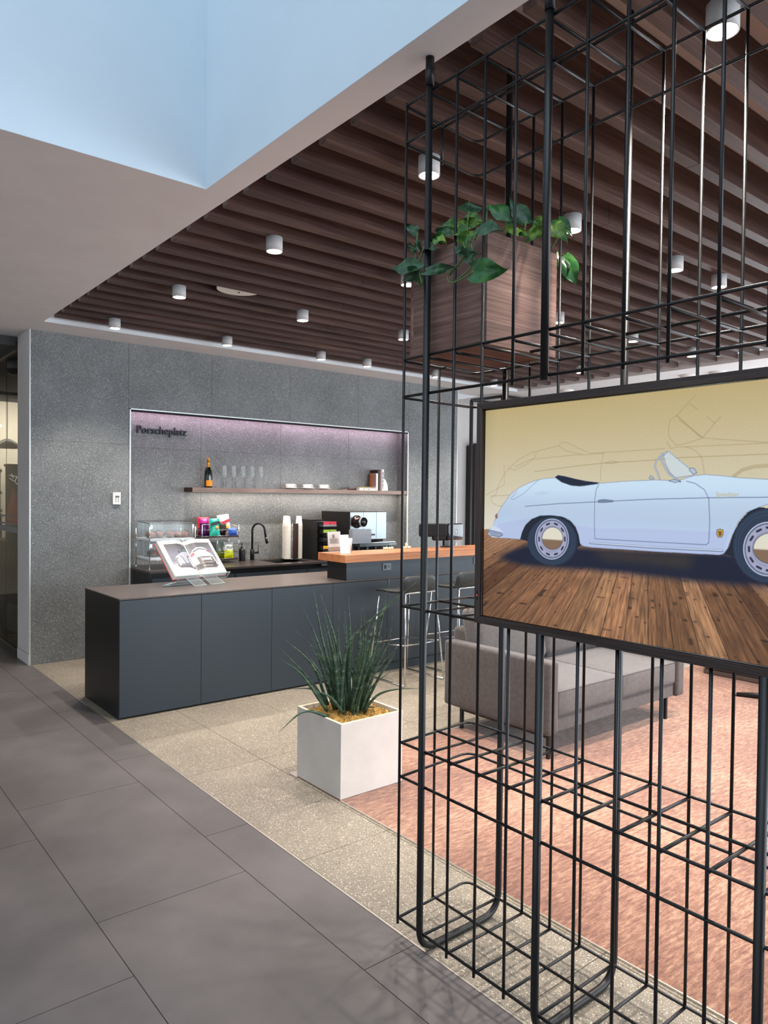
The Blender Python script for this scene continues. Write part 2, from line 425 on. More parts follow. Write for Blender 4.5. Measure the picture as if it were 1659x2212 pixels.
ART={"body":[[26.2,283.4],[35.3,295.4],[49.1,303.4],[51.9,316.1],[61.5,333.6],[79.9,362.5],[98.2,382.6],[119.9,405.2],[152.1,424.8],[187.2,438.4],[214.8,446.3],[248.5,452.4],[291.3,454.6],[314.1,442.8],[352.2,430.6],[389.0,429.4],[436.4,436.8],[526.5,442.5],[615.8,444.9],[675.2,442.1],[717.7,454.2],[745.3,456.8],[790.0,453.1],[833.1,447.8],[898.3,443.3],[899.6,382.3],[876.0,377.7],[851.5,366.7],[831.1,342.8],[816.9,308.0],[806.8,277.4],[796.2,263.7],[785.3,260.8],[604.3,257.6],[416.5,257.0],[392.4,259.0],[382.6,266.1],[376.5,291.4],[363.8,316.5],[341.6,333.8],[316.1,340.9],[277.2,343.5],[237.3,341.3],[203.3,329.5],[179.2,309.5],[167.6,287.0],[160.9,265.7],[111.6,266.4],[85.5,266.2],[43.6,267.0],[27.9,274.8]],"lower":[[73.3,311.2],[182.3,331.6],[379.1,317.1],[433.1,311.6],[603.1,316.2],[761.8,316.3],[810.2,320.6],[796.2,263.7],[785.3,260.8],[604.3,257.6],[416.5,257.0],[392.4,259.0],[376.5,291.4],[341.6,333.8],[277.2,343.5],[203.3,329.5],[167.6,287.0],[160.9,265.7],[81.7,266.0],[43.6,267.0]],"tonneau":[[290.0,456.1],[300.9,462.3],[326.5,458.3],[364.2,450.1],[400.8,443.6],[442.2,439.2],[436.4,435.3],[401.0,431.9],[376.8,429.5],[345.9,432.2],[314.2,441.2]],"bumper":[[23.9,283.3],[35.5,288.5],[62.4,285.1],[85.2,282.1],[89.1,274.9],[74.2,268.5],[39.6,272.5]],"bumper2":[[49.1,303.4],[73.6,296.9],[88.9,286.2],[85.5,266.2],[43.6,267.0],[27.8,283.5],[39.1,298.4]],"screen":[[646.8,518.1],[637.1,507.0],[642.5,488.4],[655.3,465.1],[670.2,451.2],[715.3,457.3],[718.5,461.7],[683.8,491.7]],"wframe":[[646.8,519.5],[719.9,461.7],[715.3,455.1],[670.2,449.8],[652.9,462.9],[640.0,488.4],[635.6,507.0],[646.8,519.5]],"pillar":[[644.4,515.9],[629.6,507.2],[632.5,488.6],[650.5,460.6],[682.5,439.7]],"pillar2":[[632.0,511.7],[614.8,493.8],[611.0,479.9],[620.5,461.1],[625.8,447.1]],"mirror":[[650.8,442.3],[665.5,445.8],[683.9,441.1],[668.1,437.6]],"mir2":[[707.9,474.0],[719.6,472.8],[725.9,461.6],[717.6,457.3],[705.7,468.7]],"mir3":[[595.2,449.8],[600.2,456.8],[610.6,448.2],[600.4,446.5]],"doorline":[[442.3,434.2],[433.8,421.8],[429.1,394.2],[429.2,329.0],[431.3,281.5],[603.8,282.5],[753.5,283.7],[760.1,289.8],[761.3,340.4],[757.8,397.4],[746.1,419.4],[722.7,434.9],[699.2,440.9]],"midline":[[178.1,368.2],[302.6,378.3],[431.6,385.2],[601.5,394.5],[755.5,399.6],[899.2,402.1]],"handle":[[440.2,390.4],[460.4,392.6],[488.9,389.9],[487.8,386.0],[460.6,383.6],[441.0,383.4]],"hatch":[[228.4,447.3],[201.3,430.1],[173.8,408.3],[131.2,388.6],[120.2,391.3],[145.2,413.7]],"crease":[[201.7,408.4],[288.9,412.4],[242.7,406.4]],"sill":[[416.2,269.1],[604.1,268.4],[793.8,271.4]],"badge":[[779.6,321.4],[787.0,323.9],[795.0,322.1],[795.2,311.3],[791.4,304.2],[783.5,303.8],[779.4,310.5]],"badge2":[[783.2,318.5],[792.0,318.9],[791.3,308.9],[787.4,306.1],[783.8,308.6]],"taill":[[56.1,336.3],[63.6,343.4],[66.9,330.9],[59.4,326.7]],"archR":[[160.9,265.7],[167.6,289.8],[182.7,312.4],[206.7,331.2],[244.0,343.1],[283.7,344.2],[322.5,340.0],[348.0,328.8],[366.9,311.5],[377.3,286.3],[385.1,258.6],[355.8,249.1],[197.7,261.1]],"archF":[[799.2,263.9],[811.0,284.1],[819.0,312.4],[833.2,342.9],[853.6,366.8],[875.9,378.5],[899.6,383.1],[903.3,209.0],[828.7,257.4]],"text":[[775.6,406.3],[848.5,411.8]],"shadow":[[67.8,202.5],[184.0,246.6],[392.6,251.4],[604.4,255.3],[807.1,262.3],[902.2,262.7],[903.6,197.9],[817.2,195.5],[704.3,194.3],[553.1,196.7],[405.7,196.4],[273.6,190.7],[170.9,190.6]],"olive":[[410.6,252.5],[604.4,253.0],[731.2,252.6],[703.8,221.3],[605.0,224.8],[463.8,226.1]],"floorh":[[8.0,289.6],[900.9,322.5]],"l1":[[111.0,486.5],[150.4,513.3],[199.3,532.3],[299.2,547.8],[311.8,557.7],[330.9,556.7],[374.7,536.7],[411.1,522.6],[454.9,522.4],[639.2,525.3]],"l2":[[111.0,486.5],[133.0,480.4],[179.1,495.9],[213.4,516.6],[221.2,535.3]],"l3":[[302.4,547.7],[325.0,533.7],[387.2,518.4],[455.0,520.9]],"l4":[[454.9,522.4],[448.2,483.9],[446.1,444.2]],"l5":[[214.2,474.4],[375.7,488.2],[458.4,493.5],[599.4,496.6],[683.6,500.8],[897.0,501.8]],"l6":[[458.4,493.5],[481.0,498.8],[503.5,494.7],[481.2,490.9],[458.4,493.5]],"l7":[[136.4,491.5],[199.7,511.7],[325.4,518.1],[387.2,519.9]],"l8":[[111.0,486.5],[85.6,458.8],[67.3,430.6],[56.4,402.1],[37.3,393.3],[41.5,379.0],[64.7,367.9],[109.6,368.7]],"l9":[[13.8,401.8],[63.6,422.1],[93.5,436.1],[90.8,495.4]],"l9b":[[37.2,399.1],[120.0,402.4]],"l10":[[643.8,543.5],[654.0,524.6],[673.4,528.3],[697.4,527.3],[721.0,517.3],[737.5,499.0],[745.2,459.0]],"l11":[[669.4,608.0],[652.5,600.1],[646.6,575.4],[651.0,552.2],[668.5,533.1]],"l12":[[669.4,608.0],[734.2,549.9]],"l13":[[676.8,596.1],[741.1,547.3]],"l14":[[668.5,533.1],[697.2,536.3],[738.8,547.5],[872.7,531.0],[896.4,529.0]],"l15":[[671.7,610.0],[718.1,655.2]],"l16":[[738.8,548.3],[783.4,597.8]],"l17":[[705.5,634.2],[724.4,618.3]],"l18":[[749.1,599.6],[768.7,581.5]],"l19":[[818.1,451.4],[836.9,466.0],[865.8,473.7],[897.6,475.0]],"l20":[[695.0,527.4],[896.5,527.3]],"vp":[[591.7,496.8]],"pl":[[-1004.3,-224.3],[-823.7,-195.8],[-658.4,-169.8],[-506.5,-145.8],[-366.5,-123.7],[-237.0,-103.3],[-116.9,-84.4],[-5.1,-66.8],[99.1,-50.3],[196.4,-35.0],[287.7,-20.6],[373.3,-7.1],[453.8,5.6],[529.7,17.6],[601.3,28.9],[669.1,39.5],[733.2,49.7],[794.0,59.2],[851.7,68.3],[906.6,77.0],[958.8,85.2],[1008.6,93.1],[1056.1,100.6],[1101.5,107.7],[1144.9,114.6],[1186.4,121.1],[1226.2,127.4],[1264.3,133.4],[1300.9,139.2],[1336.1,144.7]],"tireR":[[370.2,271.6],[369.4,260.7],[366.5,249.9],[361.6,239.5],[354.8,229.7],[346.3,220.8],[336.2,212.9],[324.7,206.2],[312.1,201.0],[298.7,197.3],[284.7,195.3],[270.6,195.1],[256.7,196.6],[243.3,199.9],[230.7,204.9],[219.4,211.6],[209.7,219.6],[201.7,228.9],[195.8,239.2],[192.1,250.3],[190.7,261.8],[191.6,273.4],[194.9,284.8],[200.4,295.7],[208.0,305.9],[217.4,315.0],[228.4,322.8],[240.7,329.2],[254.0,334.0],[267.8,337.0],[281.9,338.3],[295.9,337.8],[309.4,335.6],[322.2,331.8],[333.9,326.4],[344.3,319.6],[353.2,311.7],[360.4,302.6],[365.6,292.8],[368.9,282.4]],"tireR2":[[375.1,269.8],[374.5,259.2],[372.2,248.7],[368.3,238.6],[362.8,229.1],[355.9,220.5],[347.7,212.9],[338.4,206.6],[328.2,201.7],[317.4,198.3],[306.2,196.5],[294.8,196.5],[283.6,198.1],[272.9,201.5],[262.8,206.5],[253.8,213.1],[245.9,221.0],[239.6,230.0],[234.8,240.0],[231.8,250.7],[230.7,261.8],[231.4,273.0],[234.0,284.0],[238.3,294.5],[244.3,304.2],[251.8,313.0],[260.6,320.5],[270.4,326.6],[281.0,331.1],[292.1,334.0],[303.4,335.2],[314.7,334.7],[325.6,332.6],[336.0,328.8],[345.5,323.5],[353.9,316.8],[361.2,309.0],[367.0,300.2],[371.4,290.5],[374.1,280.3]],"rimR":[[342.1,276.3],[341.6,267.2],[339.6,258.2],[336.3,249.5],[331.6,241.4],[325.8,234.1],[318.8,227.6],[310.9,222.3],[302.3,218.1],[293.2,215.3],[283.7,213.8],[274.1,213.9],[264.7,215.4],[255.7,218.3],[247.2,222.6],[239.6,228.3],[233.1,235.0],[227.7,242.8],[223.8,251.3],[221.2,260.4],[220.3,269.9],[220.9,279.4],[223.0,288.8],[226.7,297.7],[231.7,306.0],[238.0,313.5],[245.3,319.9],[253.6,325.1],[262.5,328.9],[271.8,331.4],[281.4,332.5],[290.9,332.0],[300.1,330.2],[308.9,326.9],[316.9,322.4],[324.1,316.7],[330.3,309.9],[335.2,302.4],[338.9,294.1],[341.2,285.3]],"rimR2":[[336.5,276.0],[336.0,267.7],[334.2,259.5],[331.2,251.6],[327.0,244.2],[321.6,237.5],[315.4,231.6],[308.2,226.7],[300.4,223.0],[292.2,220.4],[283.6,219.1],[275.0,219.2],[266.4,220.6],[258.3,223.3],[250.7,227.2],[243.8,232.3],[237.9,238.5],[233.1,245.6],[229.6,253.3],[227.3,261.6],[226.4,270.2],[227.0,278.9],[228.9,287.4],[232.2,295.5],[236.7,303.0],[242.3,309.8],[249.0,315.6],[256.4,320.4],[264.4,323.9],[272.8,326.2],[281.5,327.2],[290.1,326.8],[298.4,325.1],[306.3,322.2],[313.6,318.0],[320.1,312.8],[325.7,306.7],[330.2,299.8],[333.6,292.2],[335.7,284.2]],"hubR":[[321.9,277.3],[321.5,272.1],[320.3,267.0],[318.1,262.1],[315.2,257.6],[311.5,253.4],[307.1,249.8],[302.1,246.7],[296.7,244.4],[291.0,242.8],[285.1,242.0],[279.2,242.1],[273.3,242.9],[267.7,244.6],[262.5,247.0],[257.8,250.2],[253.8,254.0],[250.5,258.3],[248.1,263.0],[246.6,268.1],[246.0,273.4],[246.4,278.7],[247.7,283.9],[249.9,288.9],[253.0,293.6],[256.9,297.8],[261.4,301.4],[266.5,304.4],[272.1,306.6],[277.9,308.1],[283.8,308.7],[289.7,308.5],[295.5,307.6],[301.0,305.8],[306.0,303.3],[310.6,300.1],[314.4,296.3],[317.5,292.1],[319.9,287.4],[321.3,282.4]],"slotR":[[328.9,275.6],[320.7,248.1],[297.9,229.8],[268.8,227.8],[244.4,243.4],[234.6,270.6],[243.3,298.9],[267.0,316.9],[296.2,318.0],[319.6,302.1]],"cR":[[282.5,273.2]],"tireF":[[978.6,294.1],[978.0,281.1],[975.5,268.3],[971.3,255.9],[965.5,244.3],[958.0,233.7],[949.2,224.3],[939.1,216.4],[928.0,210.3],[916.1,206.0],[903.8,203.7],[891.3,203.5],[878.9,205.5],[867.0,209.6],[855.8,215.7],[845.7,223.8],[836.9,233.6],[829.7,244.9],[824.3,257.4],[820.9,270.7],[819.6,284.6],[820.3,298.6],[823.1,312.3],[828.0,325.4],[834.7,337.5],[843.0,348.3],[852.8,357.6],[863.7,365.0],[875.4,370.5],[887.7,374.0],[900.1,375.3],[912.5,374.5],[924.5,371.6],[935.8,366.8],[946.2,360.2],[955.4,351.9],[963.3,342.2],[969.7,331.3],[974.4,319.5],[977.4,307.0]],"rimF":[[956.3,285.9],[955.9,276.4],[954.2,267.1],[951.2,258.1],[947.0,249.7],[941.7,242.0],[935.4,235.2],[928.3,229.6],[920.4,225.2],[912.1,222.2],[903.5,220.6],[894.7,220.6],[886.1,222.1],[877.8,225.1],[870.0,229.6],[863.1,235.4],[857.0,242.5],[852.1,250.6],[848.4,259.5],[846.0,269.0],[845.1,278.9],[845.6,288.9],[847.5,298.7],[850.8,308.1],[855.4,316.7],[861.1,324.5],[867.9,331.2],[875.4,336.7],[883.5,340.7],[892.1,343.3],[900.8,344.4],[909.5,343.9],[917.9,342.0],[925.9,338.6],[933.3,333.8],[939.8,327.9],[945.4,320.9],[950.0,313.0],[953.3,304.4],[955.5,295.3]],"rimF2":[[951.8,285.6],[951.4,276.9],[949.8,268.3],[947.0,260.0],[943.2,252.2],[938.3,245.1],[932.6,238.9],[926.0,233.8],[918.9,229.7],[911.3,227.0],[903.4,225.6],[895.4,225.6],[887.5,227.0],[879.9,229.8],[872.8,233.9],[866.5,239.3],[860.9,245.8],[856.4,253.2],[853.1,261.4],[850.9,270.2],[850.1,279.2],[850.6,288.4],[852.3,297.4],[855.3,306.0],[859.5,314.0],[864.7,321.1],[870.8,327.3],[877.7,332.3],[885.1,336.0],[892.9,338.4],[900.9,339.4],[908.8,339.0],[916.6,337.2],[923.9,334.1],[930.6,329.8],[936.6,324.3],[941.8,317.9],[945.9,310.6],[949.0,302.7],[951.0,294.3]],"hubF":[[944.9,286.8],[944.6,281.4],[943.3,276.0],[941.2,270.8],[938.2,265.9],[934.4,261.4],[930.0,257.5],[925.0,254.3],[919.5,251.7],[913.6,250.0],[907.6,249.1],[901.5,249.0],[895.5,249.9],[889.8,251.6],[884.5,254.1],[879.6,257.4],[875.5,261.4],[872.1,265.9],[869.6,271.0],[868.0,276.4],[867.4,282.0],[867.8,287.7],[869.1,293.2],[871.4,298.6],[874.6,303.6],[878.6,308.1],[883.2,312.0],[888.4,315.1],[894.1,317.6],[900.0,319.1],[906.1,319.8],[912.1,319.7],[918.0,318.7],[923.6,316.8],[928.8,314.2],[933.4,310.9],[937.3,306.9],[940.5,302.4],[942.8,297.5],[944.3,292.2]],"slotF":[[946.5,285.3],[941.3,260.6],[925.8,241.5],[904.0,233.1],[881.4,237.9],[864.3,254.9],[857.6,279.7],[863.2,305.3],[879.5,324.4],[901.9,332.0],[924.0,326.4],[940.2,309.3]]}
SANS=[[[2.489,3.4269,0.4143],[2.4016,3.4982,0.7794],[2.3536,3.5405,1.11]],[[2.5155,3.4425,0.3998],[2.4864,3.492,0.7702],[2.4229,3.5667,1.0684]],[[2.4325,3.4104,0.42],[2.3401,3.4505,0.7827],[2.2499,3.4891,1.019]],[[2.4555,3.4426,0.4165],[2.3909,3.4918,0.6905],[2.2666,3.585,0.8662]],[[2.4557,3.528,0.4151],[2.4034,3.6193,0.6405],[2.2954,3.7518,0.789]],[[2.4511,3.5322,0.42],[2.3896,3.6307,0.5592],[2.2613,3.7786,0.7497]],[[2.3744,3.4163,0.42],[2.2342,3.4696,0.6387],[2.1136,3.5083,0.7376]],[[2.3755,3.4338,0.42],[2.3046,3.4469,0.5464],[2.1668,3.5093,0.5609]],[[2.4363,3.354,0.4195],[2.3506,3.3571,0.5198],[2.248,3.3726,0.5713]],[[2.3241,3.3384,0.42],[2.1785,3.3589,0.4673],[2.0308,3.3809,0.3753]],[[2.4969,3.3965,0.4139],[2.5045,3.3829,0.8104],[2.4913,3.3847,1.0774]],[[2.4722,3.3227,0.42],[2.5006,3.2386,0.7752],[2.4603,3.2053,1.0593]],[[2.5181,3.3844,0.413],[2.5512,3.3542,0.7853],[2.5562,3.3446,1.0043]],[[2.5142,3.4303,0.4029],[2.5259,3.4416,0.7369],[2.5237,3.4633,0.9738]],[[2.4602,3.3872,0.42],[2.4199,3.3872,0.7237],[2.411,3.364,1.0028]],[[2.4925,3.4524,0.4077],[2.4616,3.4988,0.7351],[2.4288,3.5467,0.9839]],[[2.5618,3.3821,0.412],[2.6531,3.3269,0.7775],[2.7198,3.2898,1.1685]],[[2.4238,3.3572,0.42],[2.4299,3.3207,0.7699],[2.4797,3.252,0.8992],[2.6408,3.1011,1.0977],[2.6936,3.0301,1.1715]],[[2.5486,3.3847,0.4076],[2.6162,3.34,0.8287],[2.6765,3.3008,0.9687],[2.7618,3.2431,1.0663]],[[2.5451,3.3202,0.42],[2.5953,3.2616,0.651],[2.6455,3.203,0.8229],[2.6513,3.1772,0.9694]],[[2.5719,3.3353,0.42],[2.6444,3.2742,0.6173],[2.6931,3.2306,0.7159],[2.7127,3.2086,0.8051]],[[2.5621,3.3131,0.42],[2.6148,3.2548,0.5109],[2.6963,3.1753,0.548],[2.8162,3.0674,0.555]],[[2.5434,3.4185,0.4005],[2.5608,3.4187,0.5517],[2.5541,3.4366,0.6231],[2.5308,3.4668,0.5959],[2.4978,3.504,0.522]],[[2.5359,3.3675,0.3955],[2.5853,3.3231,0.4277],[2.6349,3.2785,0.4325]],[[2.4954,3.334,0.42],[2.538,3.2565,0.6781],[2.5776,3.1812,0.8609]],[[2.5177,3.4043,0.4084],[2.5231,3.4063,0.7067],[2.5536,3.3898,0.9134]],[[2.5627,3.4238,0.3959],[2.6079,3.4281,0.7289],[2.6797,3.4127,0.91]],[[2.5309,3.3412,0.42],[2.564,3.2908,0.7221],[2.588,3.2471,0.9003]],[[2.4446,3.3861,0.42],[2.4059,3.3773,0.7035],[2.3584,3.3751,0.9293]],[[2.4524,3.4174,0.4168],[2.4095,3.4341,0.6925],[2.3673,3.4502,0.9116]],[[2.5398,3.4757,0.3878],[2.5454,3.5301,0.644],[2.5614,3.5769,0.823]],[[2.5042,3.5108,0.392],[2.4673,3.6019,0.5659],[2.4143,3.705,0.6991]],[[2.4823,3.459,0.4018],[2.4521,3.5045,0.6123],[2.4072,3.5607,0.7807]],[[2.5858,3.4341,0.3894],[2.6501,3.4408,0.6275],[2.6955,3.4613,0.7753]],[[2.5896,3.4186,0.3924],[2.6553,3.4165,0.6001],[2.702,3.4284,0.7547]],[[2.5484,3.3444,0.42],[2.606,3.2855,0.6933],[2.6589,3.23,0.8893]],[[2.431,3.3671,0.42],[2.3745,3.354,0.7356],[2.3104,3.3467,0.9265]],[[2.5146,3.4309,0.4027],[2.5468,3.4277,0.6751],[2.5652,3.4348,0.8442]],[[2.524,3.4026,0.4077],[2.5157,3.4165,0.6814],[2.4981,3.4373,0.9062]],[[2.4884,3.385,0.4181],[2.4584,3.3885,0.6581],[2.4098,3.4058,0.8417]],[[2.498,3.3474,0.42],[2.4926,3.3144,0.6794],[2.5022,3.2704,0.8169]],[[2.4349,3.4345,0.42],[2.3794,3.463,0.6067],[2.3239,3.4914,0.838]],[[2.5097,3.3933,0.4063],[2.5113,3.3879,0.5656],[2.4924,3.3977,0.8579]],[[2.5076,3.3501,0.4168],[2.5149,3.3138,0.6404],[2.5361,3.2672,0.8849]],[[2.4569,3.3926,0.4158],[2.4185,3.393,0.5788],[2.4043,3.3755,0.7279]],[[2.489,3.406,0.4009],[2.4656,3.4176,0.5665],[2.4806,3.4009,0.786]],[[2.5615,3.4426,0.3793],[2.5784,3.4786,0.5366],[2.6055,3.5069,0.6652]]]
POTHOS=[[[1.77,2.0041,2.6053],[1.765,2.0673,2.6548],0.0357],[[1.76,2.007,2.5354],[1.755,2.037,2.5685],0.0283],[[1.765,2.0039,2.5358],[1.76,1.989,2.5726],0.0283],[[1.75,1.9477,2.5357],[1.745,1.8815,2.5092],0.0371],[[1.72,1.942,2.4505],[1.715,2.0962,2.4988],0.0569],[[1.73,1.9564,2.4472],[1.725,2.0339,2.4332],0.0504],[[1.71,1.8922,2.4285],[1.705,1.7599,2.4152],0.0358],[[1.86,1.9676,2.6409],[1.855,1.8463,2.619],0.0411],[[1.8,1.86,2.5712],[1.795,1.9431,2.6011],0.0345],[[1.78,1.8761,2.5624],[1.775,1.9398,2.5479],0.0368],[[1.76,1.8157,2.552],[1.755,1.7576,2.5331],0.027],[[1.84,1.8141,2.6422],[1.835,1.8069,2.6756],0.0696],[[1.9,1.7866,2.6642],[1.895,1.6802,2.6293],0.0282],[[1.88,1.7279,2.6458],[1.875,1.6588,2.5711],0.0528],[[1.72,1.6455,2.5122],[1.715,1.5443,2.4756],0.0424],[[1.74,1.7505,2.4912],[1.735,1.6624,2.5126],0.0459],[[1.82,1.8021,2.5728],[1.815,1.8456,2.609],0.0365],[[1.95,1.6563,2.5865],[1.945,1.7225,2.6968],0.0502],[[1.95,1.6446,2.5356],[1.945,1.5655,2.5497],0.0407],[[2.0,1.6553,2.6088],[1.995,1.6004,2.5652],0.0394],[[2.02,1.6024,2.5862],[2.015,1.5284,2.5035],0.0506],[[2.1,1.6365,2.6257],[2.095,1.5612,2.5447],0.0357],[[1.73,1.7311,2.4437],[1.725,1.77,2.4888],0.0237],[[1.72,1.7183,2.4405],[1.715,1.6554,2.4356],0.0407],[[1.7,1.6534,2.3715],[1.695,1.519,2.3471],0.0686],[[2.2,1.6842,2.5347],[2.195,1.6218,2.4199],0.0658],[[2.19,1.6761,2.5106],[2.185,1.6708,2.4331],0.0412],[[1.88,1.6224,2.5257],[1.875,1.683,2.5594],0.0309],[[1.9,1.6183,2.5212],[1.895,1.6462,2.5438],0.0266],[[1.9,1.8818,2.6398],[1.895,1.7984,2.6109],0.0335],[[2.0,1.7836,2.6234],[1.995,1.7336,2.6212],0.0382],[[1.85,1.8809,2.6145],[1.845,1.8265,2.5684],0.0377],[[1.84,1.9463,2.6258],[1.835,1.9087,2.5881],0.0287],[[1.76,1.8983,2.5509],[1.755,1.8371,2.5211],0.0322],[[1.95,1.9318,2.693],[1.945,1.8399,2.639],0.0295],[[2.0,1.665,2.5525],[1.995,1.6183,2.5473],0.0277]]
VINES=[[[1.73,1.7124,2.4951],[1.73,1.7339,2.4404],[1.73,1.797,2.4024],[1.73,1.8027,2.3851],[1.73,1.7846,2.3688],[1.73,1.7326,2.3716],[1.73,1.6825,2.3843]],[[1.74,1.7452,2.51],[1.74,1.7327,2.4543],[1.74,1.7666,2.426],[1.74,1.8014,2.4012]],[[1.735,1.7061,2.4986],[1.735,1.6881,2.4263],[1.735,1.7098,2.3955],[1.735,1.7722,2.3732]],[[1.765,1.9817,2.4075],[1.765,2.003,2.4871],[1.765,2.0105,2.5286],[1.765,1.9985,2.6026]],[[1.73,1.9327,2.3947],[1.73,1.9532,2.4508]],[[1.75,1.9486,2.4062],[1.75,1.9695,2.4804],[1.75,1.9445,2.5349]],[[1.74,1.9536,2.3967],[1.74,1.9904,2.4309],[1.74,1.9678,2.4562]],[[1.82,1.801,2.5137],[1.82,1.8026,2.5982],[1.82,1.7944,2.6315]],[[1.9,1.791,2.5887],[1.9,1.7867,2.6685]],[[1.9,1.6994,2.547],[1.9,1.7031,2.5937],[1.9,1.7462,2.6522]],[[1.93,1.6437,2.5267],[1.93,1.6367,2.5782]],[[1.97,1.6722,2.5392],[1.97,1.6458,2.5655],[1.97,1.6304,2.5902]],[[2.08,1.6482,2.5259],[2.08,1.6198,2.5589],[2.08,1.6209,2.6143]],[[1.99,1.6783,2.5496],[1.99,1.6411,2.5752],[1.99,1.5784,2.5641]],[[2.17,1.6749,2.5326],[2.17,1.6612,2.5226]],[[1.74,1.6886,2.4871],[1.74,1.6646,2.5203]],[[1.76,1.7886,2.522],[1.76,1.7539,2.5292]],[[1.84,1.9454,2.5771],[1.84,1.9464,2.6303]]]

# ================================================================== SETTING
YW = 7.514; YN = 7.736; ZS = 3.19
# --- floor: dark tiles left of the steel strip, terrazzo right of it, carpet in the lounge
mb = MB(); g = 0.0016
mb.box(-7, 11.5, -5.0, 16, -0.06, -0.004, 2)
xs = [0.907 - 0.638*i for i in range(0, 12)]
def slabs(x0, x1, y_ref, pitch, y0, y1, mi):
    y = y_ref - math.ceil((y_ref - y0)/pitch)*pitch
    while y < y1:
        a, b_ = max(y, y0), min(y+pitch, y1)
        if b_ - a > 0.02: mb.box(x0+g, x1-g, a+g, b_-g, -0.004, 0.0, mi)
        y += pitch
slabs(1.545, 1.778, 4.508, 1.262, -5, 12.9, 0)
slabs(0.907, 1.545, 4.10, 1.262, -5, 12.9, 0)
for i, x in enumerate(xs): slabs(x-0.638, x, 2.446 if i % 2 == 0 else 4.10-0.2, 1.262, -5, 12.9, 0)
gx = [1.786, 2.28] + [2.28+0.62*i for i in range(1, 16)]
for a, b_ in zip(gx, gx[1:]):
    slabs(a, b_, 4.0, 1.24, -5, 9.0, 1)
mb.box(1.786, 11.0, 9.0, 16, -0.004, 0.0, 0)
struct(mb.obj('floor', [M_['tile'], M_['terrazzo'], M_['groutd']]))
mb = MB(); mb.box(1.778, 1.786, -5, YW, -0.003, 0.0012); struct(mb.obj('trim_1', M_['strip']))
# carpet
mb = MB(); mb.box(2.74, 9.6, -4.8, 3.672, 0.0, 0.006); mb.box(2.302, 2.74, -4.8, 3.60, 0.0, 0.006)
tag(mb.obj('carpet', M_['carpet']), 'large mottled terracotta pink carpet laid on the lounge floor under the grey sofa', 'carpet')
mb = MB(); mb.box(2.296, 2.302, -4.8, 3.18, 0.0, 0.007); mb.box(2.288, 9.6, 3.672, 3.682, 0.0, 0.008); mb.box(2.288, 2.74, 3.60, 3.672, 0, .007)
struct(mb.obj('trim_2', M_['strip']))

# --- bar wall of stone slabs with the niche
NX0, NX1, NZ = 2.725, 6.509, 2.52
mb = MB(); q = 0.0015
def wslab(x0, x1, z0, z1, y=YW, th=0.03): mb.box(x0+q, x1-q, y, y+th, z0+q, z1-q, 0)
for x0, x1 in ((1.775, 2.708), (6.52, 7.44)):
    wslab(x0, x1, 0, 2.15); wslab(x0, x1, 2.15, 3.2)
wx = [2.708, 3.63, 4.64, 5.655, 6.52]
for x0, x1 in zip(wx, wx[1:]): wslab(x0, x1, NZ, 3.2)
mb.box(1.775, 7.44, YW+0.002, YW+0.006, NZ+0.005, 3.2, 1)
mb.box(1.775, 2.708, YW+0.002, YW+0.006, 0.0, 3.2, 1); mb.box(6.52, 7.44, YW+0.002, YW+0.006, 0.0, 3.2, 1)
nx = [NX0-.01, 3.61, 4.648, 5.668, NX1+.01]
for x0, x1 in zip(nx, nx[1:]):
    for z0, z1 in ((0.0, 1.08), (1.08, 2.14), (2.14, NZ+.01)): mb.box(x0+q, x1-q, YN, YN+.03, z0+q, z1-q, 0)
mb.box(NX0, NX1, YN+.003, YN+.02, 0, NZ, 1)
mb.box(NX0-.018, NX0, YW+.004, YN+.02, 0, NZ+.01, 0); mb.box(NX1, NX1+.012, YW+.004, YN+.02, 0, NZ+.01, 0)
mb.box(NX0-.018, NX1+.012, YW+.03, YN+.02, NZ, NZ+.012, 0)
mb.box(1.775, 7.44, YN+.03, 7.93, 0, 3.2, 2)
struct(mb.obj('wall_back', [M_['stone'], M_['groutd'], M_['white_wall']]))
# bright metal edge beads around the niche and at the wall's outer corner
mb = MB(); e = .006
mb.box(NX0-e, NX0+e, YW-.004, YW+.012, .0, NZ+e); mb.box(NX1-e, NX1+e, YW-.004, YW+.012, .0, NZ+e)
mb.box(NX0-e, NX1+e, YW-.004, YW+.012, NZ-e, NZ+e)
mb.box(1.766, 1.776, YW-.004, YW+.012, 0, 3.19); mb.box(7.434, 7.444, YW-.004, YW+.03, 0, 3.19)
struct(mb.obj('trim_3', mat('edge_bead', (222, 226, 226), .35, .3)))
# end pier of the wall
mb = MB(); mb.box(1.762, 1.776, YW+.012, 7.955, 0.105, 3.19); mb.box(1.776, 1.80, 7.93, 7.955, 0, 3.19)
mb.box(1.758, 1.776, YW+.0, 7.955, 0, 0.10)
struct(mb.obj('wall_end', M_['white_wall'], bevel=.001))

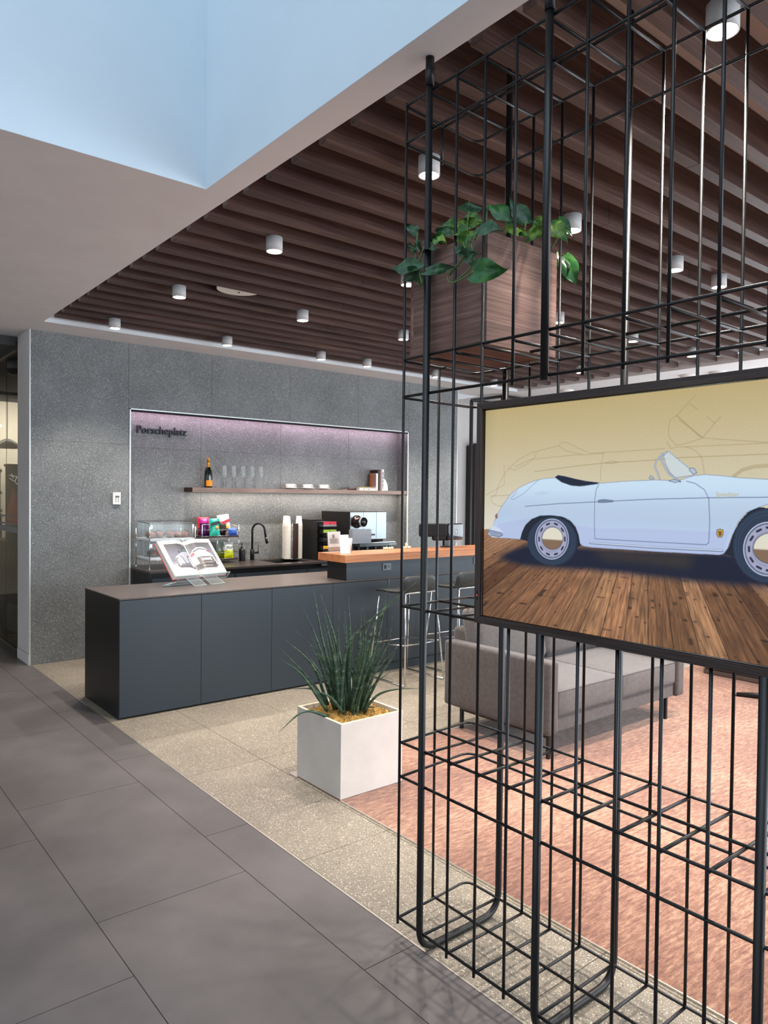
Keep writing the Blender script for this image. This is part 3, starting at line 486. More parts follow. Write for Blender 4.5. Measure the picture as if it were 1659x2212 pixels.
# --- soffit, void walls, ceiling
mb = MB()
mb.box(1.645, 1.785, -5, 3.478, ZS, ZS+.09)                    # strip beside the void
mb.box(-7, 1.785, 3.478, 7.97, ZS, ZS+.09)                     # wide soffit
mb.box(1.785, 8.22, 7.075, YW+.3, ZS, ZS+.09)                    # margin at the bar wall
mb.box(8.22, 11.5, -5, 9.0, ZS, ZS+.09)                        # plain ceiling beyond the slats
struct(mb.obj('ceiling', M_['soffit']))
mb = MB()
mb.box(1.6435, 1.70, -5, 3.4765, ZS+.0005, 6.6); mb.box(-7, 1.70, 3.4765, 3.6, ZS+.0005, 6.6)
struct(mb.obj('wall_void', M_['void']))
mb = MB(); mb.box(1.785, 8.22, -5, 7.075, 3.38, 3.44); struct(mb.obj('ceiling_upper', mat('ceiling_white', (200, 194, 190), .85)))
mb = MB(); mb.box(1.785, 8.2, 7.066, 7.0745, 3.184, 3.222); struct(mb.obj('trim_4', mat('cove_white', (226, 232, 236), .6)))

mb = MB(); mb.box(-5.5, 1.2, -5.2, -5.1, 0, 6.6); struct(mb.obj('wall_light_block', mat('light_block_grey', (120, 118, 116), .8)))  # unseen wall added to hold back ambient light from behind left
# slats
SL0 = 1.766
for i in range(-13, 23):
    y = SL0 + 0.2343*i
    if y > 7.0: break
    j = 3.3 + ((i*37) % 11)*0.33
    m = MB(); m.box(1.845, j-.0007, y, y+.06, 3.215, 3.38); m.box(j+.0007, 8.18, y, y+.06, 3.215, 3.38)
    o = m.obj('ceiling_slat', M_['slat'], bevel=.0015, seg=1)
    tag(o, 'dark walnut ceiling slat running parallel to the bar wall', 'ceiling slat', 'walnut slats across the ceiling')

# --- far right side
mb = MB()
mb.box(7.44, 7.47, YW+.03, 8.6, 0, ZS); mb.box(7.47, 11.5, 8.6, 8.7, 0, ZS)
mb.box(11.0, 11.1, -5, 8.7, 0, ZS)
struct(mb.obj('wall_right', M_['white_wall']))
mb = MB(); mb.box(1.8, 7.44, 7.955, 8.0, 0, ZS); mb.box(4.2, 4.3, 8.0, 13, 0, ZS)
struct(mb.obj('wall_office', M_['white_wall']))

# --- glazed partition at the left, with the room behind it
gp = thing('glass_partition', 'full height glass partition beside the pale end pier of the bar wall', 'glass partition', (1.77, 8.0, 0))
m = MB()
for a, b_ in ((7.96, 8.472), (8.478, 9.6), (9.606, 10.9), (10.906, 12.2)): m.box(1.765, 1.775, a, b_, 0.075, 3.06)
m.obj('glass_pane', M_['smoked'], gp)
m = MB(); m.box(1.745, 1.795, 7.96, 12.2, 0, 0.075); m.box(1.745, 1.795, 7.96, 12.2, 3.06, 3.14); m.obj('rail', mat('bronze_rail', (58, 54, 52), .5), gp)
m = MB()
for z in (1.27, 1.325, 1.40): m.box(1.761, 1.764, 7.97, 12.2, z-(.03 if z == 1.27 else .008), z+(.03 if z == 1.27 else .008))
m.obj('frosted_band', mat('frosted', (150, 148, 146), .7), gp)
struct((lambda m: (m.box(-7, 4.2, 7.97, 13.4, 3.10, 3.2), m.obj('ceiling_office', mat('office_ceiling', (90, 90, 92), .9)))[1])(MB()))
struct((lambda m: (m.box(-7, 4.3, 13.0, 13.1, 0, 3.1), m.obj('wall_far', mat('office_wall', (226, 216, 190), .8)))[1])(MB()))
area('office_light', (2.6, 12.2, 2.85), (2.6, 13.0, 1.9), 2.0, 0.5, 26, (1, .96, .86))
tag((lambda m: (m.tube([(2.0, 11.9, 2.62), (2.42, 11.9, 2.62)], .022, 10), m.obj('strip_light', mat('lamp_soft', (255, 246, 226), .5, emit=1.6)))[1])(MB()), 'glowing strip light in the room behind the glass partition', 'light')
for px, (x, y, z, r) in enumerate(((2.52, 12.0, 2.30, .13),)):
    t = thing('pendant_lamp', 'domed glass pendant lamp seen through the glass partition', 'pendant lamp', (x, y, z))
    m = MB(); m.lathe([(0.02, .14), (.06, .13), (.13, .08), (.16, 0), (.15, 0), (.12, .07), (.05, .115)], (x, y, z)); m.obj('shade', mat('shade_smoke', (120, 112, 100), .3), t)
    m = MB(); m.tube([(x, y, z+.13), (x, y, 3.1)], .004); m.obj('cord', M_['black'], t)
# dome camera
t = thing('dome_camera', 'white dome camera on the dark ceiling behind the glass partition', 'camera', (1.93, 8.9, 3.1))
m = MB(); m.lathe([(0, 0), (.075, 0), (.075, -.06), (.068, -.09)], (1.93, 8.9, 3.10)); m.obj('housing', M_['white'], t)
m = MB(); m.lathe([(.066, -.09), (.062, -.12), (.04, -.148), (0, -.158)], (1.93, 8.9, 3.10)); m.obj('dome', M_['blackplastic'], t)
m = MB(); m.tube([(1.8, 9.6, 2.82), (4.1, 9.6, 2.82)], .02); tag(m.obj('ceiling_pipe', mat('pipe_grey', (110, 110, 112), .5)), 'thin grey pipe under the ceiling behind the glass partition', 'pipe')
# printed banner with red skyline
bn = thing('printed_banner', 'black banner printed with a red city skyline and a white star mark behind the glass', 'banner', (2.37, 11.0, 0))
m = MB(); m.box(2.29, 2.60, 11.0, 11.03, .75, 2.0); m.obj('panel', mat('banner_black', (16, 15, 18), .6), bn)
m = MB(); random.seed(4)
for i in range(30):
    x = 2.295+i*.010; h = .16+.26*math.exp(-((i-9)/6.0)**2)+random.random()*.08
    m.box(x, x+.005, 10.996, 10.999, 1.20, 1.24+h)
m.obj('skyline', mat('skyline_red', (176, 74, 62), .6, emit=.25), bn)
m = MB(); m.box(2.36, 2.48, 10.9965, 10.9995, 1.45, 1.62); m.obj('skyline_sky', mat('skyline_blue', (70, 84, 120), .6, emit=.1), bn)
m = MB()
for a, b_ in (((2.33, 1.88), (2.43, 1.86)), ((2.43, 1.86), (2.40, 1.80)), ((2.40, 1.80), (2.43, 1.755)), ((2.33, 1.84), (2.39, 1.80)), ((2.36, 1.90), (2.38, 1.84))):
    m.tube([(a[0], 10.994, a[1]), (b_[0], 10.994, b_[1])], .005, 6)
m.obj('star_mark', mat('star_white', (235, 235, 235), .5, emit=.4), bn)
m = MB(); m.lathe([(0, 0), (.17, 0), (.17, .03), (0, .03)], (2.44, 11.02, 2.0)); m.obj('copper_cap', mat('copper', (170, 88, 58), .3, .8), bn)
t = thing('dark_display_unit', 'dark display unit left of the skyline banner behind the glass partition', 'display unit', (2.1, 11.2, 0))
m = MB(); m.box(1.9, 2.26, 11.1, 11.5, 0, 1.35); m.obj('cabinet', mat('unit_dark', (40, 40, 44), .5), t)
for z in (1.38, 1.62, 1.92): m = MB(); m.box(1.9, 2.26, 11.08, 11.12, z, z+.035); m.obj('shelf', M_['steel'], t)
for x in (1.92, 2.22): m = MB(); m.box(x, x+.03, 11.12, 11.4, 1.35, 1.97); m.obj('upright', mat('unit_grey', (70, 72, 76), .4), t)
# white table, planter with dark plants, armchair
dk = thing('white_desk', 'pale curved desk behind the glass partition', 'desk', (2.6, 10.2, 0))
m = MB(); m.puff(1.95, 3.4, 9.9, 10.5, .98, 1.06, .03); m.obj('top', mat('desk_pale', (150, 148, 146), .5), dk)
m = MB(); m.puff(2.0, 3.3, 9.98, 10.4, 0.0, .98, .03); m.obj('front', mat('desk_front', (96, 90, 90), .6), dk)
pp = thing('leafy_plant', 'dark leafy plant in a grey trough behind the glass partition', 'plant', (2.05, 9.2, 0))
m = MB(); m.puff(1.84, 2.3, 9.0, 9.45, 0.05, .55, .02); m.obj('trough', mat('trough_grey', (92, 94, 92), .7), pp)
m = MB()
for i in range(26):
    a = random.random()*6.28; r = .02+random.random()*.16; bx, by = 2.06+.1*math.cos(a), 9.22+.1*math.sin(a)
    tx, ty, tz = 2.06+r*1.4*math.cos(a), 9.22+r*1.4*math.sin(a), .75+random.random()*.55
    m.tube(bez((bx, by, .54), (bx, by, tz), (tx, ty, tz), 5), [.006, .012, .035, .05, .035, .004], 5)
m.obj('foliage', mat('dark_leaves', (18, 24, 20), .6), pp)
m = MB(); m.puff(2.12, 2.16, 9.05, 9.2, .62, .74, .02); m.obj('red_flower', mat('flower_red', (150, 20, 40), .6), pp)
ac = thing('tub_armchair', 'white tub armchair low behind the glass partition', 'armchair', (1.98, 8.75, 0))
m = MB(); m.puff(1.86, 2.2, 8.6, 9.0, .12, .42, .05, (0, 0, .0)); m.obj('shell', mat('chair_white', (140, 140, 138), .5), ac)
m = MB(); m.puff(1.9, 2.15, 8.63, 8.9, .40, .46, .03, (0, 0, .01)); m.obj('seat', mat('chair_seat', (70, 76, 70), .8), ac)
m = MB(); m.lathe([(0, 0), (.16, 0), (.15, .02), (.03, .04), (.03, .12), (0, .12)], (2.03, 8.8, 0)); m.obj('base', M_['steel'], ac)

# ================================================================== CEILING LAMPS
rows = [(2.53, (2.30, 3.375, 4.46, 5.04)), (3.92, (2.30, 3.375, 5.06, 6.18, 7.27)), (5.30, (2.29, 3.39, 4.515, 7.27)),
        (6.68, (2.28, 3.39, 4.515, 5.15, 6.23, 7.28)), (1.16, (2.30, 3.38, 4.46, 5.04, 6.18)), (-.2, (3.38, 5.04)), (2.53, (6.2, 7.27))]
LAMPS = [(x, y) for y, xs_ in rows for x in xs_]
def downlight():
    t = thing('ceiling_downlight', 'x', 'ceiling light', (0, 0, 3.13), 'white cylinder downlights in the slat ceiling')
    m = MB(); m.lathe([(.0, .086), (.05, .086), (.05, 0), (.046, 0), (.046, .012), (.038, .028), (0, .028)], (0, 0, 3.13), 28); m.obj('housing', M_['lampbody'], t)
    m = MB(); m.lathe([(0, .012), (.044, .010), (.044, .014), (0, .016)], (0, 0, 3.13), 24); m.obj('lens', M_['lamp'], t)
    return t
dl = downlight()
def llabel(x, y):
    rn = {2.53: 'second', 3.92: 'third', 5.30: 'fourth', 6.68: 'fifth', 1.16: 'nearest', -.2: 'overhead'}[y]
    cn = sum(1 for a, b_ in LAMPS if b_ == y and a < x)
    ords = ['first', 'second', 'third', 'fourth', 'fifth', 'sixth', 'seventh']
    return 'white cylinder downlight, %s from the soffit edge in the %s lamp row from the camera' % (ords[cn], rn)
for i, (x, y) in enumerate(LAMPS):
    o = dl if i == 0 else dup(dl, (0, 0, 0))
    o.location = (x, y, 3.13); o['label'] = llabel(x, y)
    sp = bpy.data.lights.new('downlight_beam', 'SPOT'); sp.energy = SPOT_W; sp.spot_size = math.radians(102); sp.spot_blend = .75
    sp.color = (1.0, .90, .80); sp.shadow_soft_size = .035
    so = bpy.data.objects.new('downlight_beam', sp); COL.objects.link(so); so.location = (x, y, 3.12)
# ceiling speaker and detectors
t = thing('ceiling_speaker', 'shallow white round disc set between the walnut slats', 'ceiling speaker', (2.69, 5.13, 3.2))
m = MB(); m.prism([(2.69+.17*math.cos(q), 5.108+.165*math.sin(q)) for q in [i*PI/24 for i in range(25)]], lambda x_, y_, z_: (x_, y_, z_), 3.222, 3.236); m.obj('disc', M_['white'], t)
m = MB(); m.lathe([(0, 0), (.008, 0), (.008, .004), (0, .004)], (2.72, 5.17, 3.217), 10); m.obj('indicator', M_['black'], t)
for x, y, lb in ((8.65, 4.71, 'round white smoke detector on the plain ceiling above the framed display'), (8.7, 4.36, 'low white ceiling disc just right of the smoke detector'), (8.6, 6.5, 'small white sensor on the plain ceiling near the bar wall end')):
    t = thing('smoke_detector', lb, 'smoke detector', (x, y, ZS))
    m = MB(); m.lathe([(.0, 0), (.10, 0), (.10, -.012), (.075, -.032), (.045, -.04), (.0, -.042)], (x, y, ZS), 28); m.obj('housing', M_['white'], t)
    m = MB(); m.lathe([(.0, -.042), (.016, -.042), (.012, -.056), (0, -.058)], (x, y, ZS), 12); m.obj('sensor', M_['steel'], t)

# niche light strip, and an added fill below the shelf
m = MB(); m.box(NX0+.001, NX1-.001, YW+.012, YW+.020, NZ-.026, NZ-.0005); struct(m.obj('trim_5', M_['blackmatte']))
m = MB(); m.box(NX0+.03, NX1-.03, YW+.10, YW+.112, NZ-.010, NZ-.002)
tag(m.obj('led_strip', mat('led', (255, 235, 245), .5, emit=16, ecol=(255, 206, 232))), 'light strip tucked behind the top edge of the niche', 'light strip')
area('shelf_warm_fill', (4.98, 7.60, 1.6725), (4.98, 7.64, 1.0), 3.0, .015, 5.0, (1, .84, .68))  # warm fill added to brighten the stone below the shelf, no fitting modelled

# wall lettering (real sign on the niche wall)
sg = thing('wall_sign', 'dark raised lettering on the stone at the upper left of the niche', 'sign', (2.87, YN, 2.3))
text('lettering', 'Porscheplatz', .118, frameM((2.868, YN-.012, 2.295), (1, 0, 0), (0, 0, 1)), mat('sign_dark', (34, 38, 46), .5), sg, .010, bold=.001, sx=.93)
# thermostat
t = thing('thermostat', 'small white wall thermostat on the stone left of the niche', 'thermostat', (2.58, YW, 1.6))
m = MB(); m.box(2.543, 2.622, YW-.026, YW-.001, 1.535, 1.658); m.obj('case', M_['white'], t, bevel=.004)
m = MB(); m.box(2.566, 2.606, YW-.028, YW-.0262, 1.605, 1.625); m.obj('display', mat('lcd', (70, 84, 80), .3), t)
m = MB()
for i in range(2):
    for k in range(3): m.box(2.566+i*.026, 2.578+i*.026, YW-.029, YW-.0262, 1.590-k*.014, 1.596-k*.014)
m.obj('buttons', mat('btn', (120, 124, 124), .5), t)

# ================================================================== SHELF AND WHAT STANDS ON IT
SF = YW+.004
sh = thing('wall_shelf', 'long floating wood shelf across the niche', 'shelf', (5.0, 7.62, 1.68))
m = MB(); m.box(3.412, 5.053, SF, YN-.001, 1.6735, 1.722); m.obj('board', M_['shelfwood'], sh, bevel=.001, seg=1)
m = MB(); m.box(5.0555, NX1-.001, SF, YN-.001, 1.6735, 1.722); m.obj('board', M_['shelfwood'], sh, bevel=.001, seg=1)
m = MB(); m.box(3.4095, 3.4115, SF+.001, YN-.001, 1.674, 1.7215); m.obj('end_panel', M_['shelfend'], sh)
ZT = 1.7222
bo = thing('champagne_bottle', 'dark green champagne bottle with orange label at the left end of the shelf', 'bottle', (3.645, 7.62, ZT))
m = MB(); m.lathe([(0, 0), (.043, 0), (.045, .008), (.045, .15), (.040, .185), (.026, .225), (.0165, .25), (.0155, .275), (0, .275)], (3.645, 7.62, ZT), 28); m.obj('glass_body', M_['spun'], bo)
m = MB(); m.lathe([(.030, .213), (.0195, .243), (.0165, .262), (.0165, .300), (.0185, .302), (.0185, .325), (.012, .332), (0, .332)], (3.645, 7.62, ZT), 24); m.obj('foil', M_['gold'], bo)
m = MB(); R0 = .0456
for i in range(11):
    a0 = -PI/2-1.0+i*2.0/11; a1 = a0+2.0/11
    m.f([m.v((3.645+R0*math.cos(a), 7.62+R0*math.sin(a), ZT+z)) for a, z in ((a0, .018), (a1, .018), (a1, .084), (a0, .084))])
m.obj('front_label', M_['orange'], bo)
def glass():
    t = thing('champagne_flute', 'x', 'glass', (0, 0, ZT), 'clear champagne flutes on the shelf')
    m = MB(); m.lathe([(0, .118), (.010, .119), (.022, .13), (.0265, .16), (.0245, .255), (.0237, .255), (.0255, .16), (.021, .133), (.009, .123), (0, .122)], (0, 0, ZT), 20); m.obj('bowl', M_['glass'], t)
    m = MB(); m.lathe([(0, .118), (.0042, .117), (.0034, .06), (.0042, .008), (.034, .0022), (.034, 0), (0, 0)], (0, 0, ZT), 16); m.obj('stem', M_['glass'], t)
    return t
gl = glass(); gn = ['leftmost of the five champagne flutes, nearest the bottle', 'second champagne flute from the bottle', 'middle one of the five champagne flutes', 'fourth champagne flute from the bottle', 'rightmost champagne flute, nearest the cups']
for i in range(5):
    o = gl if i == 0 else dup(gl, (0, 0, 0)); o.location = (3.838+.1175*i, 7.61, ZT); o['label'] = gn[i]
def cup():
    t = thing('cup_and_saucer', 'x', 'cup', (0, 0, ZT), 'white cups on saucers on the shelf')
    m = MB(); m.lathe([(0, 0), (.045, .002), (.095, .016), (.098, .018), (.094, .020), (.045, .007), (0, .006)], (0, 0, ZT), 32); m.obj('saucer', M_['white'], t)
    m = MB(); m.lathe([(0, .008), (.032, .008), (.050, .022), (.058, .062), (.056, .062), (.047, .026), (.028, .014), (0, .013)], (0, 0, ZT), 32); m.obj('bowl', M_['white'], t)
    m = MB(); m.tube(catmull([(.052, 0, ZT+.052), (.078, 0, ZT+.054), (.084, 0, ZT+.038), (.070, 0, ZT+.026), (.050, 0, ZT+.026)], 4), .0038, 8); m.obj('handle', M_['white'], t)
    return t
cp = cup(); cn = ['white cup on its saucer, nearest the flutes', 'white cup on its saucer, middle of the three', 'white cup on its saucer, nearest the books']
for i in range(3):
    o = cp if i == 0 else dup(cp, (0, 0, 0)); o.location = ((4.715, 4.962, 5.205)[i], 7.62, ZT); o['label'] = cn[i]
def book(name, lb, x0, x1, y0, y1, z0, z1, cover, spine='y', grp=None, art=None):
    """closed book: cover boards, page block; spine faces the room (-y)"""
    t = thing(name, lb, 'book', ((x0+x1)/2, (y0+y1)/2, z0), grp)
    th = .003; c = mat('cover', cover, .5)
    m = MB()
    if z1-z0 < x1-x0:      # lying
        m.box(x0, x1, y0, y1, z0, z0+th); m.box(x0, x1, y0, y1, z1-th, z1); m.box(x0, x1, y0, y0+th, z0+th, z1-th)
        m.obj('cover', c, t)
        m = MB(); m.box(x0+.003, x1-.003, y0+th, y1-.004, z0+th, z1-th); m.obj('pages', M_['paperedge'], t)
    else:
        m.box(x0, x0+th, y0, y1, z0, z1); m.box(x1-th, x1, y0, y1, z0, z1); m.box(x0+th, x1-th, y0, y0+th, z0, z1)
        m.obj('cover', c, t)
        m = MB(); m.box(x0+th, x1-th, y0+th, y1-.004, z0+.003, z1-.003); m.obj('pages', M_['paperedge'], t)
    return t
book('book', 'dark maroon book lying at the left of the book group', 5.56, 5.73, 7.60, 7.72, ZT, ZT+.022, (58, 28, 36))
book('book', 'thin grey book lying on the dark maroon book', 5.60, 5.74, 7.605, 7.71, ZT+.022, ZT+.034, (120, 110, 114))
b1 = book('book', 'white book lying flat in front of the upright books', 5.70, 5.965, 7.525, 7.60, ZT, ZT+.027, (226, 228, 226))
m = MB()
for a, b_ in ((5.76, 5.785), (5.81, 5.82), (5.838, 5.868), (5.90, 5.91)): m.box(a, b_, 7.5243, 7.5249, ZT+.010, ZT+.018)
m.obj('spine_print', M_['black'], b1)
book('book', 'thin olive and orange book lying on the white book', 5.715, 5.91, 7.53, 7.59, ZT+.027, ZT+.045, (150, 140, 96))
b2 = book('book', 'upright book with an orange and grey cover photo, shortest of the standing books', 5.975, 6.005, 7.53, 7.66, ZT, ZT+.225, (222, 208, 204))
m = MB(); m.box(5.9735, 5.9748, 7.532, 7.655, ZT+.05, ZT+.222, 0); m.obj('cover_photo', mat('photo_a', (150, 130, 128), .5), b2)
m = MB(); m.box(5.972, 5.9733, 7.605, 7.655, ZT+.05, ZT+.222, 0); m.obj('cover_photo_orange', mat('photo_b', (200, 110, 40), .5), b2)
book('book', 'tall dark brown upright book behind the orange one', 6.008, 6.030, 7.54, 7.70, ZT, ZT+.270, (44, 30, 30))
book('book', 'tall tan spined upright book between the dark one and the mauve one', 6.032, 6.048, 7.535, 7.70, ZT, ZT+.272, (98, 72, 52))
book('book', 'tall mauve upright book beside the white spined one', 6.050, 6.068, 7.53, 7.70, ZT, ZT+.278, (150, 130, 136))
b3 = book('book', 'tall white spined book with black lettering, rightmost of the standing books', 6.070, 6.100, 7.525, 7.70, ZT, ZT+.280, (220, 224, 226))
m = MB()
for k in range(9): m.box(6.077, 6.092, 7.5243, 7.5249, ZT+.03+k*.025, ZT+.045+k*.025+(.006 if k % 2 else 0))
m.obj('spine_print', M_['black'], b3)
t = thing('book_end', 'white quarter round book end at the right of the books', 'book end', (6.13, 7.6, ZT))
m = MB(); pl = [(0, 0)] + [(.085*math.cos(a), .16*math.sin(a)) for a in [i*PI/2/12 for i in range(13)]]
m.prism(pl, lambda x, z, y: (6.101+x, y, ZT+z), 7.54, 7.57); m.obj('arc', mat('bookend', (206, 218, 214), .6), t, bevel=.002)
m = MB(); m.box(6.101, 6.15, 7.57, 7.65, ZT, ZT+.004); m.obj('foot', M_['white'], t)

# ================================================================== BACK COUNTER
ZC = .885
bc_ = thing('back_counter', 'dark slate back counter running along the niche', 'counter', (4.6, 7.3, 0))
m = MB(); m.box(NX0+.007, 3.99, 6.985, YN-.001, ZC-.02, ZC); m.box(3.99, 4.25, 6.985, YN-.001, ZC-.02, ZC); m.box(4.25, 4.70, 6.985, 7.14, ZC-.02, ZC); m.box(4.25, 4.70, 7.55, YN-.001, ZC-.02, ZC); m.box(4.70, NX1-.007, 6.985, YN-.001, ZC-.02, ZC)
m.obj('worktop', mat('worktop_dark', (62, 56, 54), .28), bc_)
m = MB(); m.box(NX0+.007, NX0+.025, 6.99, YN-.001, 0, ZC-.02); m.box(NX0+.025, NX1-.007, 7.03, 7.05, 0, ZC-.02); m.obj('carcass', M_['black'], bc_)
for a, b_ in ((2.76, 3.66), (3.67, 4.57), (4.58, 5.48), (5.49, 6.40)):
    m = MB(); m.box(a, b_, 7.005, 7.028, .10, ZC-.075); m.obj('door', M_['counter'], bc_, bevel=.001, seg=1)
m = MB(); m.box(4.25, 4.70, 7.14, 7.55, ZC-.22, ZC-.215); m.box(4.25, 4.255, 7.14, 7.55, ZC-.215, ZC-.02); m.box(4.695, 4.70, 7.14, 7.55, ZC-.215, ZC-.02); m.box(4.25, 4.70, 7.14, 7.145, ZC-.215, ZC-.02); m.box(4.25, 4.70, 7.545, 7.55, ZC-.215, ZC-.02)
m.obj('sink_basin', M_['blackmatte'], bc_)
m = MB(); m.box(4.75, 5.3, 6.975, 7.0, ZC-.045, ZC-.025); m.obj('dishwasher_edge', M_['steel'], bc_)

# pastry display case
CX0, CX1, CY0, CY1 = 2.785, 3.270, 7.131, 7.50
pc_ = thing('pastry_case', 'two tier clear display case with a chrome frame at the left of the back counter', 'display case', ((CX0+CX1)/2, 7.3, ZC))
for x in (CX0, CX1):
    for y in (CY0, CY1):
        m = MB(); m.tube([(x, y, ZC), (x, y, ZC+.43)], .0055, 10); m.lathe([(0, 0), (.009, 0), (.009, .012), (0, .012)], (x, y, ZC), 12); m.obj('post', M_['chrome'], pc_)
for z in (ZC+.105, ZC+.295):
    m = MB(); m.tube([(CX0, CY0, z-.012), (CX1, CY0, z-.012), (CX1, CY1, z-.012), (CX0, CY1, z-.012)], .0045, 8, closed=True); m.obj('rail', M_['chrome'], pc_)
    m = MB(); m.box(CX0+.008, CX1-.008, CY0+.008, CY1-.008, z-.006, z+.016); m.obj('tray', mat('tray', (196, 206, 210), .35), pc_, bevel=.002)
    m = MB(); zz = z+.018; hh = .155
    m.box(CX0+.012, CX1-.012, CY1-.016, CY1-.013, zz, zz+hh); m.box(CX0+.012, CX0+.015, CY0+.012, CY1-.013, zz, zz+hh); m.box(CX1-.015, CX1-.012, CY0+.012, CY1-.013, zz, zz+hh)
    m.box(CX0+.012, CX1-.012, CY0+.012, CY0+.015, zz, zz+hh*.92); m.box(CX0+.012, CX1-.012, CY0+.012, CY1-.013, zz+hh, zz+hh+.003)
    m.obj('clear_cover', M_['acrylic'], pc_)
    m = MB(); m.box(CX0+.012, CX0+.03, CY0+.008, CY0+.013, zz+.10, zz+.135); m.box(CX1-.03, CX1-.012, CY0+.008, CY0+.013, zz+.10, zz+.135); m.obj('hinge', M_['chrome'], pc_)
m = MB(); m.tube(rounded([(CX0, CY0, ZC+.465), (CX0+.0, CY1, ZC+.478), (CX1, CY1, ZC+.478), (CX1, CY0, ZC+.466)], .03), .003, 6); m.obj('top_edge', mat('dark_edge', (60, 66, 70), .3), pc_)
for x in (3.0, 3.12, 3.22):
    m = MB(); m.tube([(x, CY0-.012, ZC+.305), (x+.018, CY0-.02, ZC+.255)], .004, 6); m.obj('tag_clip', M_['white'], pc_)
random.seed(11)
ppos = [(2.86, .313, 'far left'), (2.95, .313, 'second from the left'), (3.07, .313, 'middle'), (3.15, .313, 'fourth from the left'), (3.21, .313, 'far right')]
def pastry(x, y, z, w_, lb, grp):
    t = thing('wrapped_pastry', lb, 'pastry', (x, y, z), grp)
    m = MB(); m.puff(x-w_/2, x+w_/2, y-.05, y+.05, z, z+.055, .027, (.004, .004, .01), n=5); m.obj('pastry', cloudy('pastry', (120, 46, 40), (196, 142, 104), 60, .6), t)
    m = MB(); m.puff(x-w_/2-.006, x+w_/2+.006, y-.058, y+.056, z, z+.062, .028, (.004, .004, .01), n=6)
    for v in m.b.verts: v.co += Vector((random.uniform(-.005, .005), random.uniform(-.006, .004), random.uniform(-.004, .007) if v.co.z > z+.01 else 0))
    m.obj('wrapper', pane('wrap', (232, 232, 236), rough=.12), t)
for x, dz, nm in ppos: pastry(x, 7.30+random.uniform(-.04, .02), ZC+dz, .085, 'wrapped pastry on the upper shelf of the display case, %s' % nm, 'wrapped pastries in the display case')
for x, nm in ((2.88, 'at the left'), (2.99, 'second from the left'), (3.10, 'third from the left')):
    pastry(x, 7.30, ZC+.123, .08, 'wrapped pastry on the lower shelf of the display case, %s' % nm, 'wrapped pastries in the display case')

# snack rack with bags
RX0, RX1, RY0, RY1 = 3.50, 3.945, 7.46, 7.70
rk = thing('snack_rack', 'two tier wire snack rack with thin wood shelves beside the display case', 'rack', (3.72, 7.58, ZC))
for x in (RX0, RX1, (RX0+RX1)/2-.04):
    for y in (RY0, RY1):
        m = MB(); m.tube([(x, y, ZC), (x, y, ZC+.43)], .004, 8); m.obj('post', M_['chrome'], rk)
for z in (ZC+.03, ZC+.285):
    m = MB(); m.box(RX0+.004, RX1-.004, RY0+.004, RY1-.004, z, z+.014); m.obj('shelf', M_['shelfend'], rk)
    m = MB()
    for zz in (z+.018, z+.085): m.tube([(RX0, RY0, zz), (RX1, RY0, zz), (RX1, RY1, zz), (RX0, RY1, zz)], .0028, 6, closed=True)
    m.obj('guard_wire', M_['chrome'], rk)
m = MB(); m.tube([(RX0, RY0, ZC+.43), (RX0+.17, RY0, ZC+.43)], .0028, 6); m.tube([(RX1-.12, RY1, ZC+.43), (RX1, RY1, ZC+.43), (RX1, RY0, ZC+.40)], .0028, 6); m.obj('top_wire', M_['chrome'], rk)
